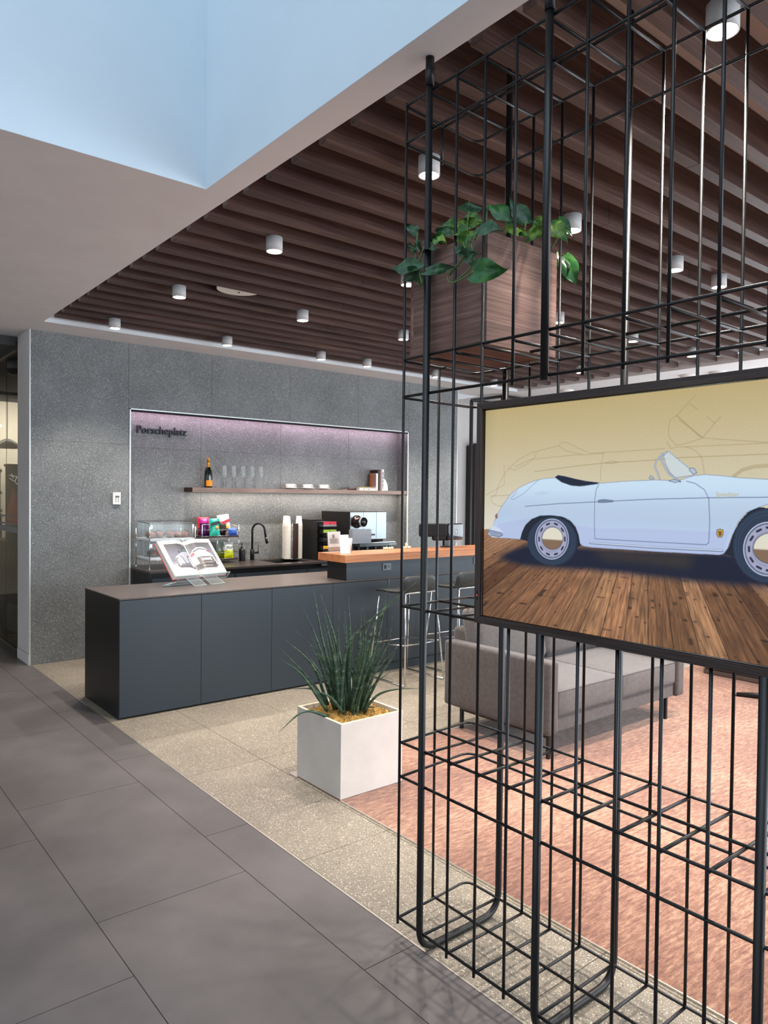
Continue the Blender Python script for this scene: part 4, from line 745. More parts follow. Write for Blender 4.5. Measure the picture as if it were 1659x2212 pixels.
def bag(lb, x, y, z, w_, h, c1, c2, tilt=0, lean=.1, txt=None, tcol=None, grp='snack bags on the rack', blob=None, split=.45, band=None):
    t = thing('snack_bag', lb, 'snack bag', (x, y, z), grp)
    n, k = 8, 12
    def P(i, j, s):
        u = -1+2*i/n; v = j/k
        ed = (1-u*u)**.5 if abs(u) < 1 else 0
        th = .028*ed*math.sin(PI*min(1, max(0, (v*1.0))))**.6 if 0 < v < 1 else 0
        ww = w_/2*(1-.08*math.sin(PI*v))
        a = Vector((u*ww, s*th, v*h)); a.x += random.uniform(-.0015, .0015)*(0 < v < 1); a.y += random.uniform(-.003, .003)*(0 < v < 1)
        a = Matrix.Rotation(tilt, 4, 'Y') @ a
        return Vector((x+a.x, y+a.y+lean*v*h, z+a.z))
    for part, j0, j1, col in (('pouch_lower', 0, int(k*split), c1), ('pouch_upper', int(k*split), k, c2)):
        m = MB(); mm = mat('foil', col, .3, .15)
        for s in (-1, 1):
            G = [[m.v(P(i, j, s)) for j in range(j0, j1+1)] for i in range(n+1)]
            for i in range(n):
                for j in range(j1-j0): m.f((G[i][j], G[i+1][j], G[i+1][j+1], G[i][j+1]), 0, True)
        m.obj(part, mm, t)
    base = Vector((x, y-.0315, z))
    if txt:
        tx, ty, sz, sxx = txt[1], txt[2], txt[3], 1.0
        Mx = Matrix.Translation((x, y-.034+lean*ty*h, z)) @ Matrix.Rotation(tilt, 4, 'Y') @ Matrix.Translation((tx, 0, ty*h)) @ frameM((0, 0, 0), (1, 0, 0), (0, lean, 1))
        text('bag_print', txt[0], sz, Mx, mat('ink', tcol, .6), t, .0004, 'CENTER', .0007)
    if band:
        m = MB(); v0, v1, bc3, sl = band
        Mb = Matrix.Translation((x, y-.0335+lean*(v0+v1)/2*h, z)) @ Matrix.Rotation(tilt, 4, 'Y')
        m.prism([(-w_*.42, v0*h), (w_*.42, v0*h+sl), (w_*.42, v1*h+sl), (-w_*.42, v1*h)], lambda a, b2, c: Mb @ Vector((a, c+lean*(b2-(v0+v1)/2*h), b2)), 0, .0006); m.obj('print_band', mat('band_ink', bc3, .4), t)
    if blob:
        m = MB(); bx, bz, br = blob[0], blob[1], blob[2]
        m.lathe([(0, 0), (br, 0), (br, .001), (0, .001)], (0, 0, 0), 14, M=Matrix.Translation((x+bx, y-.0335+lean*bz, z+bz)) @ Matrix.Rotation(PI/2, 4, 'X')); m.obj('snack_picture', mat('snackpic', blob[3], .6), t)
    return t
zt = ZC+.302; zb = ZC+.047
bag('purple snack bag with a magenta top at the left of the rack', 3.565, 7.53, zt, .115, .19, (74, 22, 84), (172, 34, 130), 0, .12, split=.75)
bag('bright red snack bag standing behind the purple one', 3.60, 7.62, zt, .15, .205, (120, 20, 60), (214, 36, 60), 0, .15)
bag('turquoise snack bag with a black band leaning at the front of the rack', 3.655, 7.465, zt+.0, .125, .195, (60, 196, 170), (44, 176, 156), -.03, .10, None, None, blob=(.012, .095, .022, (226, 170, 90)), band=(.60, .76, (20, 30, 34), .02))
bag('white snack bag with a red and orange print leaning at the right of the rack', 3.835, 7.56, zt, .15, .235, (226, 214, 206), (226, 224, 218), -.12, .12, None, None, blob=(-.0, .09, .03, (240, 184, 80)), band=(.52, .66, (190, 50, 70), .03))
bag('black snack bag between the turquoise and the white bag', 3.76, 7.54, zt, .12, .15, (20, 16, 16), (52, 44, 40), .25, .1)
bag('blue snack bag lying low at the right front of the rack', 3.88, 7.48, zt, .11, .085, (44, 84, 176), (60, 104, 196), .0, .2)
bag('lime and white popcorn bag on the lower shelf of the rack', 3.845, 7.50, zb, .115, .18, (206, 214, 20), (222, 228, 222), 0, .1, ('POP', 0, .60, .042), (24, 24, 30), split=.5)
bag('pale green snack bag partly hidden behind the popcorn bag', 3.80, 7.60, zb, .12, .18, (150, 170, 40), (190, 204, 190), 0, .1)

# soap dispenser and tap
t = thing('soap_dispenser', 'black pump soap dispenser beside the tap', 'soap dispenser', (4.06, 7.60, ZC))
m = MB(); m.lathe([(0, 0), (.038, 0), (.040, .01), (.036, .07), (.039, .11), (.028, .14), (.016, .148), (0, .148)], (4.06, 7.60, ZC), 24); m.obj('bottle', M_['black'], t)
m = MB(); m.lathe([(.014, .146), (.014, .165), (.005, .168), (.005, .19), (.010, .192), (.010, .20), (0, .20)], (4.06, 7.6, ZC), 14); m.tube([(4.06, 7.6, ZC+.197), (4.02, 7.58, ZC+.194)], .004, 8); m.obj('pump', M_['blackplastic'], t)
t = thing('kitchen_tap', 'tall black gooseneck tap behind the sink', 'tap', (4.22, 7.64, ZC))
tx, ty = 4.215, 7.64
m = MB(); m.lathe([(0, 0), (.024, 0), (.024, .12), (.016, .125), (0, .125)], (tx, ty, ZC), 20); m.obj('body', M_['black'], t)
arc = [(tx, ty, ZC+.12), (tx, ty, ZC+.34)] + [(tx+.075*(1-math.cos(a))*.72, ty-.075*(1-math.cos(a))*.7, ZC+.34+.09*math.sin(a)) for a in [i*PI/10 for i in range(1, 11)]]
arc += [(tx+.116, ty-.114, ZC+.26)]
m = MB(); m.tube(arc, .0125, 12); m.obj('spout', M_['black'], t)
m = MB(); m.tube([(tx+.115, ty-.113, ZC+.27), (tx+.128, ty-.125, ZC+.195)], .0155, 12); m.obj('spray_head', M_['blackplastic'], t)
m = MB(); m.tube([(tx, ty, ZC+.085), (tx+.075, ty-.02, ZC+.085)], .013, 10); m.tube([(tx+.068, ty-.02, ZC+.085), (tx+.068, ty-.02, ZC+.19)], .0045, 8); m.obj('lever', M_['black'], t)

# paper cup holder: three stacks of cups around a brown column
chx, chy = 4.66, 7.52
ch = thing('cup_holder', 'brown and steel paper cup holder on the back counter', 'cup holder', (chx, chy, ZC))
m = MB(); m.lathe([(0, 0), (.12, 0), (.12, .008), (0, .008)], (chx+.03, chy, ZC), 32); m.obj('base_plate', M_['steel'], ch)
m = MB(); m.puff(chx-.035, chx+.035, chy-.13, chy-.115, ZC+.012, ZC+.43, .006, n=4); m.obj('front_panel', mat('brown_panel', (48, 24, 18), .5), ch)
m = MB()
for dx in (-.039, .039, .135): m.tube([(chx+dx, chy-.115 if dx < .1 else chy-.05, ZC+.008), (chx+dx, chy-.115 if dx < .1 else chy-.05, ZC+.43)], .003, 6)
m.obj('guide_rod', M_['chrome'], ch)
def stack(x, y, lb, n=34):
    t = thing('paper_cup_stack', lb, 'stack of paper cups', (x, y, ZC+.008), 'stacks of white paper cups')
    step = .0122
    m = MB(); m.lathe([(.041, 0), (.0435, .003), (.0435, .006), (.0415, .0085), (.041, step)], (0, 0, 0), 20)
    c0 = m.obj('paper_cup', mat('cup_paper', (232, 226, 214), .75)); me = c0.data
    bpy.data.objects.remove(c0)
    for k in range(n):
        c = bpy.data.objects.new('paper_cup', me); COL.objects.link(c); c.parent = t; c.location = (0, 0, step*k)
    m = MB(); m.lathe([(.041, 0), (.040, .012), (.029, .105), (.0275, .105), (.026, .100), (0, .100)], (x, y, ZC+.008+step*n), 20)
    m.obj('paper_cup', mat('cup_paper_top', (236, 230, 220), .75), t)
    return t
OFFS = [(chx-.082, chy-.07, 'front left stack of upturned white paper cups in the brown holder', 33), (chx+.078, chy-.07, 'front right stack of upturned white paper cups in the brown holder', 33), (chx-.02, chy+.065, 'rear stack of upturned white paper cups in the brown holder', 33)]
for x, y, lb, n in OFFS: stack(x, y, lb, n)

# capsule tower
KX, KY = 4.93, 7.26
kt = thing('capsule_tower', 'black five tier rack of coffee capsule boxes', 'rack', (KX, KY, ZC))
m = MB(); m.box(KX-.09, KX+.10, KY+.10, KY+.30, 0+ZC, ZC+.475); m.box(KX-.09, KX-.075, KY-.04, KY+.10, ZC, ZC+.45); m.obj('tower', M_['blackmatte'], kt, bevel=.002)
for k in range(5):
    z = ZC+.045+k*.095
    m = MB(); m.box(KX-.074, KX+.13, KY-.12, KY+.10, z-.012, z-.004); m.obj('shelf', M_['blackplastic'], kt)
for k, (c, nm) in enumerate((((206, 128, 62), 'orange'), ((228, 170, 20), 'yellow'), ((34, 36, 38), 'black'), ((150, 184, 60), 'green'), ((206, 48, 72), 'pink red'))):
    z = ZC+.045+k*.095
    tb = thing('capsule_box', '%s capsule box on the black tower' % nm, 'box', (KX+.03, KY, z), 'capsule boxes on the tower')
    m = MB(); m.box(KX-.055, KX+.128, KY-.13, KY+.08, z-.003, z+.030); m.obj('carton', M_['blackmatte'], tb, bevel=.002)
    m = MB(); m.box(KX-.056, KX+.129, KY-.1325, KY-.1302, z-.004, z+.032); m.obj('front_band', mat('band', c, .5), tb)
    m = MB(); m.lathe([(0, 0), (.007, 0), (.007, .001), (0, .001)], (0, 0, 0), 12, M=Matrix.Translation((KX+.035, KY-.1326, z+.013)) @ Matrix.Rotation(PI/2, 4, 'X')); m.obj('thumb_hole', M_['blackplastic'] if nm != 'black' else M_['steel'], tb)
m = MB(); m.box(KX-.056, KX+.131, KY-.134, KY+.08, ZC+.045+4*.095-.026, ZC+.045+4*.095-.0045); tag(m.obj('capsule_box', mat('greyband', (128, 136, 140), .5)), 'thin grey box under the pink red capsule box', 'box')

# coffee machine
MX0, MX1 = 5.18, 5.74; MY = 7.02
cm = thing('coffee_machine', 'wide steel fronted coffee machine at the right of the back counter', 'coffee machine', (5.45, 7.3, ZC))
m = MB(); m.box(MX0, MX1, MY+.006, 7.62, ZC+.235, ZC+.572); m.box(MX0-.0, MX1+.08, MY+.16, 7.60, ZC+.09, ZC+.235); m.obj('body', M_['blackmatte'], cm, bevel=.003)
for a, b_ in ((MX0+.003, MX0+.20), (MX0+.204, MX0+.40), (MX0+.404, MX1-.003)):
    m = MB(); m.box(a, b_, MY, MY+.006, ZC+.24, ZC+.568); m.obj('front_panel', M_['steel'], cm, bevel=.001)
m = MB(); m.box(MX0+.08, MX1+.10, MY-.09, MY+.18, ZC+.155, ZC+.20); m.obj('drip_tray', mat('tray_dark', (88, 96, 98), .3, .6), cm, bevel=.004)
m = MB(); m.box(MX0+.10, MX1+.085, MY-.075, MY+.15, ZC+.2, ZC+.206); m.obj('drip_grid', M_['chrome'], cm)
text('lettering', 'nespresso', .028, frameM((MX1-.03, MY-.0915, ZC+.170), (1, 0, 0), (0, 0, 1)), M_['white'], cm, .0006)
bh = Matrix.Translation((MX0+.10, MY-.0, ZC+.455)) @ Matrix.Rotation(PI/2, 4, 'X')
m = MB(); m.lathe([(0, 0), (.070, 0), (.078, .008), (.070, .020), (.055, .03), (.052, .10), (0, .10)], (0, 0, 0), 32, M=bh); m.obj('brew_head', mat('brew_dark', (60, 50, 46), .2, .9), cm)
m = MB(); m.lathe([(.050, .10), (.060, .102), (.062, .135), (.057, .142), (.055, .138)], (0, 0, 0), 32, M=bh); m.obj('chrome_ring', M_['chrome'], cm)
m = MB(); m.lathe([(0, .134), (.056, .136), (.056, .131), (0, .130)], (0, 0, 0), 32, M=bh); m.obj('touch_dial', M_['blackplastic'], cm)
m = MB(); m.box(MX0+.27, MX0+.36, MY-.03, MY, ZC+.285, ZC+.305); m.obj('nozzle', M_['blackplastic'], cm)
for x in (MX0+.12, MX0+.25, MX0+.38, MX1-.02, MX1+.05):
    m = MB(); m.box(x, x+.03, MY+.0, MY+.03, ZC, ZC+.155); m.obj('leg', M_['blackplastic'], cm)
m = MB(); m.box(MX0+.02, MX1+.10, MY+.19, MY+.5, ZC, ZC+.09); m.obj('base', M_['blackplastic'], cm)
t = thing('acrylic_box', 'open clear acrylic box in front of the coffee machine', 'box', (5.22, 6.92, 1.11))
m = MB()
ax0, ax1, ay0, ay1, az0, az1 = 5.10, 5.38, 6.86, 6.93, 1.092, 1.255
for b6 in ((ax0, ax1, ay0, ay0+.003), (ax0, ax1, ay1-.003, ay1), (ax0, ax0+.003, ay0+.003, ay1-.003), (ax1-.003, ax1, ay0+.003, ay1-.003)): m.box(*b6, az0, az1)
m.box(ax0, ax1, ay0, ay1, az0-.003, az0); m.obj('walls', mat('frost_acrylic', (170, 176, 186), .25, alpha=.55), t)
m = MB(); m.box(ax0+.02, ax0+.03, 6.88, 6.91, ZC, az0-.003); m.box(ax1-.03, ax1-.02, 6.88, 6.91, ZC, az0-.003); m.box(ax0, ax1, 6.87, 6.99, ZC-.0, ZC+.004); m.obj('stand', M_['acrylic'], t)

# ================================================================== LOW COUNTER AND RAISED BAR
CYF, CYB = 5.30, 6.10; ZL = .885; X1 = 6.6
lc = thing('service_counter', 'long slate blue service counter with a grey brown top', 'counter', (4.0, 5.7, 0))
m = MB(); m.box(1.847, X1, CYF, CYB, ZL-.012, ZL); m.obj('worktop', M_['counter_top'], lc, bevel=.0015)
m = MB(); m.box(1.850, 1.866, CYF+.02, CYB-.002, 0.0, ZL-.014); m.box(1.866, X1, CYF+.03, CYF+.05, .012, ZL-.02); m.box(1.866, X1, CYB-.02, CYB-.002, 0, ZL-.014); m.obj('carcass', M_['black'], lc, bevel=.001)
sx_ = [1.850, 2.486, 3.115, 3.735, 4.36, 4.98, 5.60, 6.22, X1]
for a, b_ in zip(sx_, sx_[1:]):
    m = MB(); m.box(a+.0015, b_-.0015, CYF+.003, CYF+.022, .014 if a < 3.6 else .085, ZL-.016); m.obj('front_panel', M_['counter'], lc, bevel=.0012)
m = MB(); m.box(3.74, X1, CYF+.022, CYF+.029, .0, .075); m.obj('plinth', M_['counter'], lc)
br = thing('raised_bar', 'raised slate blue bar front with thick oak coloured top', 'bar', (5.2, 5.5, ZL))
m = MB(); m.box(3.880, X1-.001, CYF+.002, CYF+.30, ZL, 1.0485); m.obj('riser', M_['counter'], br, bevel=.001)
m = MB(); m.box(3.876, 3.8795, CYF+.002, CYF+.30, ZL, 1.0485); m.obj('end_panel', M_['black'], br)
m = MB(); m.box(3.838, X1, CYF-.03, 5.70, 1.049, 1.118); m.obj('wood_top', M_['barwood'], br, bevel=.002)
def outlet(x, lb):
    t = thing('power_outlet', lb, 'power outlet', (x, CYF, .99), 'power outlets on the bar front')
    m = MB(); m.box(x-.055, x+.045, CYF-.006, CYF+.001, .955, 1.026); m.obj('plate', mat('plate', (92, 102, 110), .4), t, bevel=.003)
    m = MB(); m.box(x-.04, x-.012, CYF-.008, CYF-.0061, .972, 1.008); m.obj('usb_ports', M_['blackplastic'], t)
    m = MB(); m.box(x+.006, x+.010, CYF-.008, CYF-.0061, .983, 1.0); m.box(x+.020, x+.024, CYF-.008, CYF-.0061, .983, 1.0); m.obj('slots', M_['blackplastic'], t)
outlet(4.347, 'grey power outlet on the bar front above the nearer bar stool'); outlet(5.56, 'grey power outlet on the bar front beside the edge of the framed display')

# things on the bar top
ZB_ = 1.118
t = thing('acrylic_sign', 'clear acrylic holder with a printed grey sheet at the left end of the bar', 'sign holder', (3.95, 5.56, ZB_))
Mx = Matrix.Translation((3.93, 5.57, ZB_)) @ Matrix.Rotation(.12, 4, 'Z') @ Matrix.Rotation(-.10, 4, 'X')
m = MB(); m.box(-.075, .095, 0, .004, 0, .20, M=Mx); m.obj('holder', M_['acrylic'], t)
m = MB(); m.box(-.068, .088, -.0025, -.0005, .02, .195, M=Mx); m.obj('sheet', mat('sheet_grey', (196, 192, 190), .6), t)
m = MB(); m.box(-.068, .088, -.004, -.0027, .02, .055, M=Mx); m.obj('brown_band', mat('sheet_brown', (150, 128, 116), .6), t)
m = MB()
for k in range(6): m.box(-.05, .07-.02*(k % 2), -.0045, -.0028, .09+k*.008, .0925+k*.008, M=Mx)
m.box(-.012, .012, -.0045, -.0028, .138, .17, M=Mx); m.obj('printed_lines', mat('print_grey', (120, 118, 118), .7), t)
t = thing('white_card', 'blank white tent card leaning at the left end of the bar', 'card', (3.93, 5.42, ZB_))
Mx = Matrix.Translation((3.955, 5.43, ZB_)) @ Matrix.Rotation(.10, 4, 'Z') @ Matrix.Rotation(-.16, 4, 'X')
m = MB(); m.box(-.052, .062, 0, .003, 0.02, .175, M=Mx); m.obj('panel', M_['paper'], t)
m = MB(); m.box(-.052, .062, -.004, .008, 0, .02, M=Mx); m.obj('foot', M_['paper'], t)
t = thing('paper_cup', 'translucent white cup behind the white card on the bar', 'cup', (4.13, 5.62, ZB_))
m = MB(); m.lathe([(0, 0), (.028, 0), (.038, .125), (.0365, .125), (.027, .004), (0, .004)], (4.13, 5.62, ZB_), 24); m.obj('wall', mat('cup_trans', (214, 214, 212), .5, alpha=.8), t)
m = MB(); m.tube([(4.13+.038*math.cos(a), 5.62+.038*math.sin(a), ZB_+.125) for a in [i*PI/12 for i in range(24)]], .002, 6, closed=True); m.obj('lip', M_['white'], t)
random.seed(5)
for i in range(9):
    x = (4.60, 4.63, 4.665, 4.70, 4.84, 4.875, 4.905, 4.93, 4.89)[i]; z = ZB_ if i < 8 else ZB_+.02
    m = MB(); m.puff(x-.012, x+.012, 5.64, 5.665, z, z+.022+(.014 if i == 8 else 0), .008, (.002, .002, .003), n=3, M=None)
    tag(m.obj('popcorn', mat('popcorn', (240, 224, 190), .8)), 'cream popcorn piece at the far edge of the wooden bar top', 'popcorn', 'popcorn pieces on the bar top')
# payment terminal
t = thing('tablet_terminal', 'black tablet terminal pair on a short stand on the bar', 'terminal', (5.40, 5.60, ZB_))
m = MB(); m.lathe([(0, 0), (.06, 0), (.055, .01), (0, .012)], (5.41, 5.62, ZB_), 24); m.box(5.375, 5.445, 5.60, 5.63, ZB_+.01, ZB_+.14); m.obj('stand', M_['blackplastic'], t)
Mx = Matrix.Translation((5.52, 5.60, ZB_+.155)) @ Matrix.Rotation(.10, 4, 'Z')
m = MB(); m.puff(-.125, .125, -.02, .02, -.085, .095, .02, M=Mx, n=4); m.obj('rear_case', mat('gloss_black', (24, 27, 32), .12, coat=.6), t)
m = MB(); m.puff(-.115, .115, -.026, -.018, -.072, .086, .006, M=Mx, n=4); m.obj('rear_plate', mat('gloss_plate', (38, 42, 50), .1, coat=.8), t)
em = Mx @ Matrix.Translation((.0, -.0265, .005)) @ Matrix.Rotation(PI/2, 4, 'X')
m = MB(); m.tube([em @ Vector((.024*math.cos(a), .028*math.sin(a), 0)) for a in [i*PI/12 for i in range(24)]], .0022, 6, closed=True); m.obj('emblem_ring', M_['steel'], t)
text('emblem_letter', 'P', .034, em @ Matrix.Translation((-.008, -.011, 0)), M_['steel'], t, .001)
Mx = Matrix.Translation((5.25, 5.66, ZB_+.165)) @ Matrix.Rotation(-.5, 4, 'Z')
m = MB(); m.puff(-.14, .16, -.03, .03, -.055, .085, .02, M=Mx, n=4); m.obj('front_case', M_['blackmatte'], t)
m = MB(); m.puff(.0, .15, -.025, .025, -.095, .0, .02, M=Mx, n=3); m.obj('card_reader', M_['blackmatte'], t)
m = MB(); m.tube(bez((5.56, 5.60, ZB_+.075), (5.54, 5.60, ZB_+.02), (5.48, 5.60, ZB_+.004), 8), .002, 6); m.obj('cable', M_['black'], t)
# jar between counter and riser
t = thing('glass_jar', 'small wire and glass jar against the end of the raised bar', 'jar', (4.0, 5.70, ZL))
m = MB(); m.lathe([(0, 0), (.034, 0), (.036, .01), (.036, .10), (.030, .115), (.029, .115), (.0345, .10), (.0345, .012), (0, .006)], (4.045, 5.75, ZL), 24); m.obj('glass_wall', M_['glass'], t)
m = MB(); m.lathe([(0, .008), (.033, .008), (.033, .03), (0, .03)], (4.045, 5.75, ZL), 20); m.obj('contents', mat('coffee', (70, 38, 24), .8), t)
m = MB()
for z in (.04, .08, .112): m.tube([(4.045+.038*math.cos(a), 5.75+.038*math.sin(a), ZL+z) for a in [i*PI/10 for i in range(20)]], .0018, 6, closed=True)
m.obj('wire_frame', M_['chrome'], t)

# ---------------------------------------------------------------- open book on its stand
A0 = math.radians(11); ux = Vector((math.cos(A0), math.sin(A0), 0)); bk = Vector((-math.sin(A0), math.cos(A0), 0))
TL = math.radians(44); up = (bk*math.sin(TL) + Vector((0, 0, 1))*math.cos(TL)); nrm = ux.cross(up)    # faces the room
O_ = Vector((2.455, 5.735, .972)); BW, BH = .530, .385
st = thing('book_stand', 'clear acrylic book stand on the left part of the service counter', 'book stand', (2.7, 5.75, ZL))
Ms = Matrix.Identity(4)
for i in range(3): Ms[i][0] = ux[i]; Ms[i][1] = up[i]; Ms[i][2] = nrm[i]; Ms[i][3] = O_[i]
m = MB(); m.box(.03, BW-.03, -.02, .30, -.052, -.048, M=Ms); m.obj('back_plate', M_['acrylic'], st)
m = MB(); m.box(.03, BW+.01, -.022, -.016, -.055, .02, M=Ms); m.obj('ledge', M_['acrylic'], st)
def rod(name, pts, r=.004, mm='acrylic_edge'):
    m = MB(); m.tube(pts, r, 6); return m.obj(name, M_[mm], st)
LL = Ms @ Vector((.03, -.02, .02)); LR = Ms @ Vector((BW+.01, -.02, .02)); RR = Ms @ Vector((.03, -.02, -.05)); RR2 = Ms @ Vector((BW+.01, -.02, -.05))
rod('edge', [LL, LR], .0045); rod('edge', [RR, RR2], .003); rod('edge', [LL, RR], .003); rod('edge', [LR, RR2], .003)
fl = Vector((2.372, 5.80, ZL+.006))
rod('edge', [RR, fl], .0055); rod('edge', [fl, fl+ux*.40], .0045)
for s0, s1 in ((.10, .21), (.27, .40)):
    a = O_ + ux*s0; b_ = O_ + ux*s1; ft = -bk*.085
    fa = Vector((a.x, a.y, ZL+.004)) + ft + ux*.03; fb = Vector((b_.x, b_.y, ZL+.004)) + ft + ux*.04
    ta = Ms @ Vector((s0, -.02, -.01)); tb = Ms @ Vector((s1, -.02, -.01))
    rod('edge', [ta, fa, fb, tb], .003)
    m = MB(); m.f([m.v(ta), m.v(fa), m.v(fb), m.v(tb)]); v4 = [m.v(p + nrm*-.003) for p in (ta, fa, fb, tb)]; m.f(v4); m.obj('foot_plate', M_['acrylic'], st)
ob = thing('open_book', 'large open picture book showing two silver car photos on the acrylic stand', 'book', (2.7, 5.9, ZL), None)
def page(s0, s1, flip):
    """curved page block from spine (s0) to fore edge (s1), returns surface function"""
    def S(u, v, d=0):
        x = s0 + (s1-s0)*u
        z = -.030 + .034*math.sin(min(1, u*2.6)*PI/2) - .012*max(0, u-.45)
        return Ms @ Vector((x, v*BH, z+d))
    return S
mid = BW*.50
pages = {}
for nm, s1 in (('left_pages', .0), ('right_pages', BW)):
    S = page(mid, s1, nm == 'left_pages'); pages[nm] = S
    m = MB(); n = 14
    top = [[m.v(S(i/n, j)) for j in (0, 1)] for i in range(n+1)]
    bot = [[m.v(Ms @ Vector((mid+(s1-mid)*i/n, j*BH, -.043))) for j in (0, 1)] for i in range(n+1)]
    for i in range(n):
        m.f((top[i][0], top[i+1][0], top[i+1][1], top[i][1]), 0, True); m.f((bot[i][0], bot[i][1], bot[i+1][1], bot[i+1][0]))
        m.f((top[i][0], bot[i][0], bot[i+1][0], top[i+1][0])); m.f((top[i][1], top[i+1][1], bot[i+1][1], bot[i][1]))
    m.f((top[n][0], bot[n][0], bot[n][1], top[n][1])); m.f((top[0][0], top[0][1], bot[0][1], bot[0][0]))
    m.obj(nm, M_['paper'], ob)
m = MB(); m.box(-.006, BW+.006, -.006, BH+.006, -.0472, -.0435, M=Ms); m.obj('cover', mat('cover_red', (170, 60, 60), .6), ob)
pgm = picmat('printed_page')
def rows(stops, cv):
    y = cv.V; out = np.zeros(cv.img.shape)
    xs2 = [q[0] for q in stops]
    for ch in range(3): out[..., ch] = np.interp(y, xs2, [q[1][ch]/255. for q in stops])
    return out
def P100(pts): return [(a*100, b2*100) for a, b2 in pts]
def el(cx, cy, rx, ry, n=22): return [(cx+rx*math.cos(2*PI*i/n), cy+ry*math.sin(2*PI*i/n)) for i in range(n)]
for nm, S, U1 in (('left_photo', pages['left_pages'], .84), ('right_photo', pages['right_pages'], .90)):
    cv = Canvas(1.5, 10, U1*100-1.5, 80, 150, 150)
    cv.img = rows([(10, (176, 172, 182)), (28, (158, 155, 168)), (42, (96, 98, 112)), (62, (92, 96, 114)), (90, (54, 54, 60))], cv)
    I = lambda pts, col, a=1: cv.paint(cv.inside(P100(pts)), col, a)
    if nm == 'left_photo':
        cv.paint(box_blur(cv.inside(P100([(0, .2), (.62, .22), (.7, .3), (.0, .34)])), 3), (40, 40, 46), .8)
        I([(.0, .24), (.25, .25), (.60, .28), (.66, .34), (.665, .46), (.63, .53), (.50, .58), (.36, .63), (.28, .66), (.12, .68), (.0, .70)], (150, 153, 166))
        I([(.0, .24), (.25, .25), (.60, .28), (.64, .32), (.30, .33), (.0, .32)], (96, 98, 108))
        I([(.0, .70), (.10, .69), (.33, .645), (.28, .735), (.16, .785), (.0, .79)], (40, 46, 52)); I([(.02, .71), (.12, .70), (.29, .665), (.26, .72), (.15, .765), (.02, .77)], (84, 104, 108))
        cv.line(P100([(.44, .54), (.40, .50), (.37, .34), (.33, .31)]), 2.2, (50, 52, 60))
        I(el(.42, .655, .035, .028), (36, 38, 44))
        wh = ((.115, .38, .10, .19), (.60, .37, .058, .125))
        for cx, cy, rx, ry in wh:
            I(el(cx, cy, rx, ry), (26, 26, 30)); I(el(cx-.008, cy, rx*.74, ry*.8), (214, 214, 220)); I(el(cx-.008, cy, rx*.60, ry*.66), (70, 70, 78))
            for k in range(5):
                a = k*2*PI/5+.4; cv.line(P100([(cx-.008, cy), (cx-.008+rx*.66*math.cos(a), cy+ry*.72*math.sin(a))]), rx*26, (222, 222, 228))
    else:
        cv.paint(box_blur(cv.inside(P100([(0, .16), (.72, .16), (.84, .24), (.0, .30)])), 3), (36, 34, 36), .8)
        I([(.0, .30), (.08, .25), (.60, .21), (.72, .24), (.80, .34), (.80, .50), (.72, .60), (.66, .70), (.50, .76), (.28, .75), (.14, .68), (.0, .60)], (158, 160, 170))
        I([(.0, .30), (.10, .20), (.66, .17), (.76, .24), (.79, .34), (.62, .31), (.18, .31), (.05, .30)], (46, 43, 44))
        I([(.17, .49), (.18, .31), (.76, .33), (.75, .48)], (74, 70, 70)); cv.line(P100([(.17, .50), (.46, .53), (.76, .49)]), 1.6, (232, 234, 240))
        I([(.0, .58), (.12, .64), (.17, .60), (.05, .53)], (170, 36, 50)); I([(.66, .69), (.74, .62), (.72, .585), (.65, .63)], (150, 36, 46))
        cv.line(P100([(.16, .66), (.36, .71), (.60, .69), (.66, .64)]), 3.0, (70, 72, 84)); cv.line(P100([(.14, .69), (.34, .75), (.60, .73), (.67, .68)]), 1.8, (228, 230, 236))
        I([(.38, .385), (.60, .39), (.60, .445), (.38, .44)], (226, 226, 230))
        for cx in (.33, .65): I(el(cx, .415, .034, .044), (228, 229, 233)); I(el(cx+.004, .415, .019, .025), (84, 78, 78))
        cv.line(P100([(.25, .24), (.60, .22)]), 1.5, (190, 190, 194), .8)
    def fn(ui, vj, S=S, U1=U1):
        out = np.zeros((len(vj), len(ui), 3))
        for i, u in enumerate(ui):
            uu = .015+(U1-.015)*u; a = np.array(S(uu, .10, .0006)[:]); b2 = np.array(S(uu, .90, .0006)[:])
            out[:, i, :] = a[None, :]*(1-vj[:, None]) + b2[None, :]*vj[:, None]
        return out
    cv.build(nm, fn, pgm, ob)

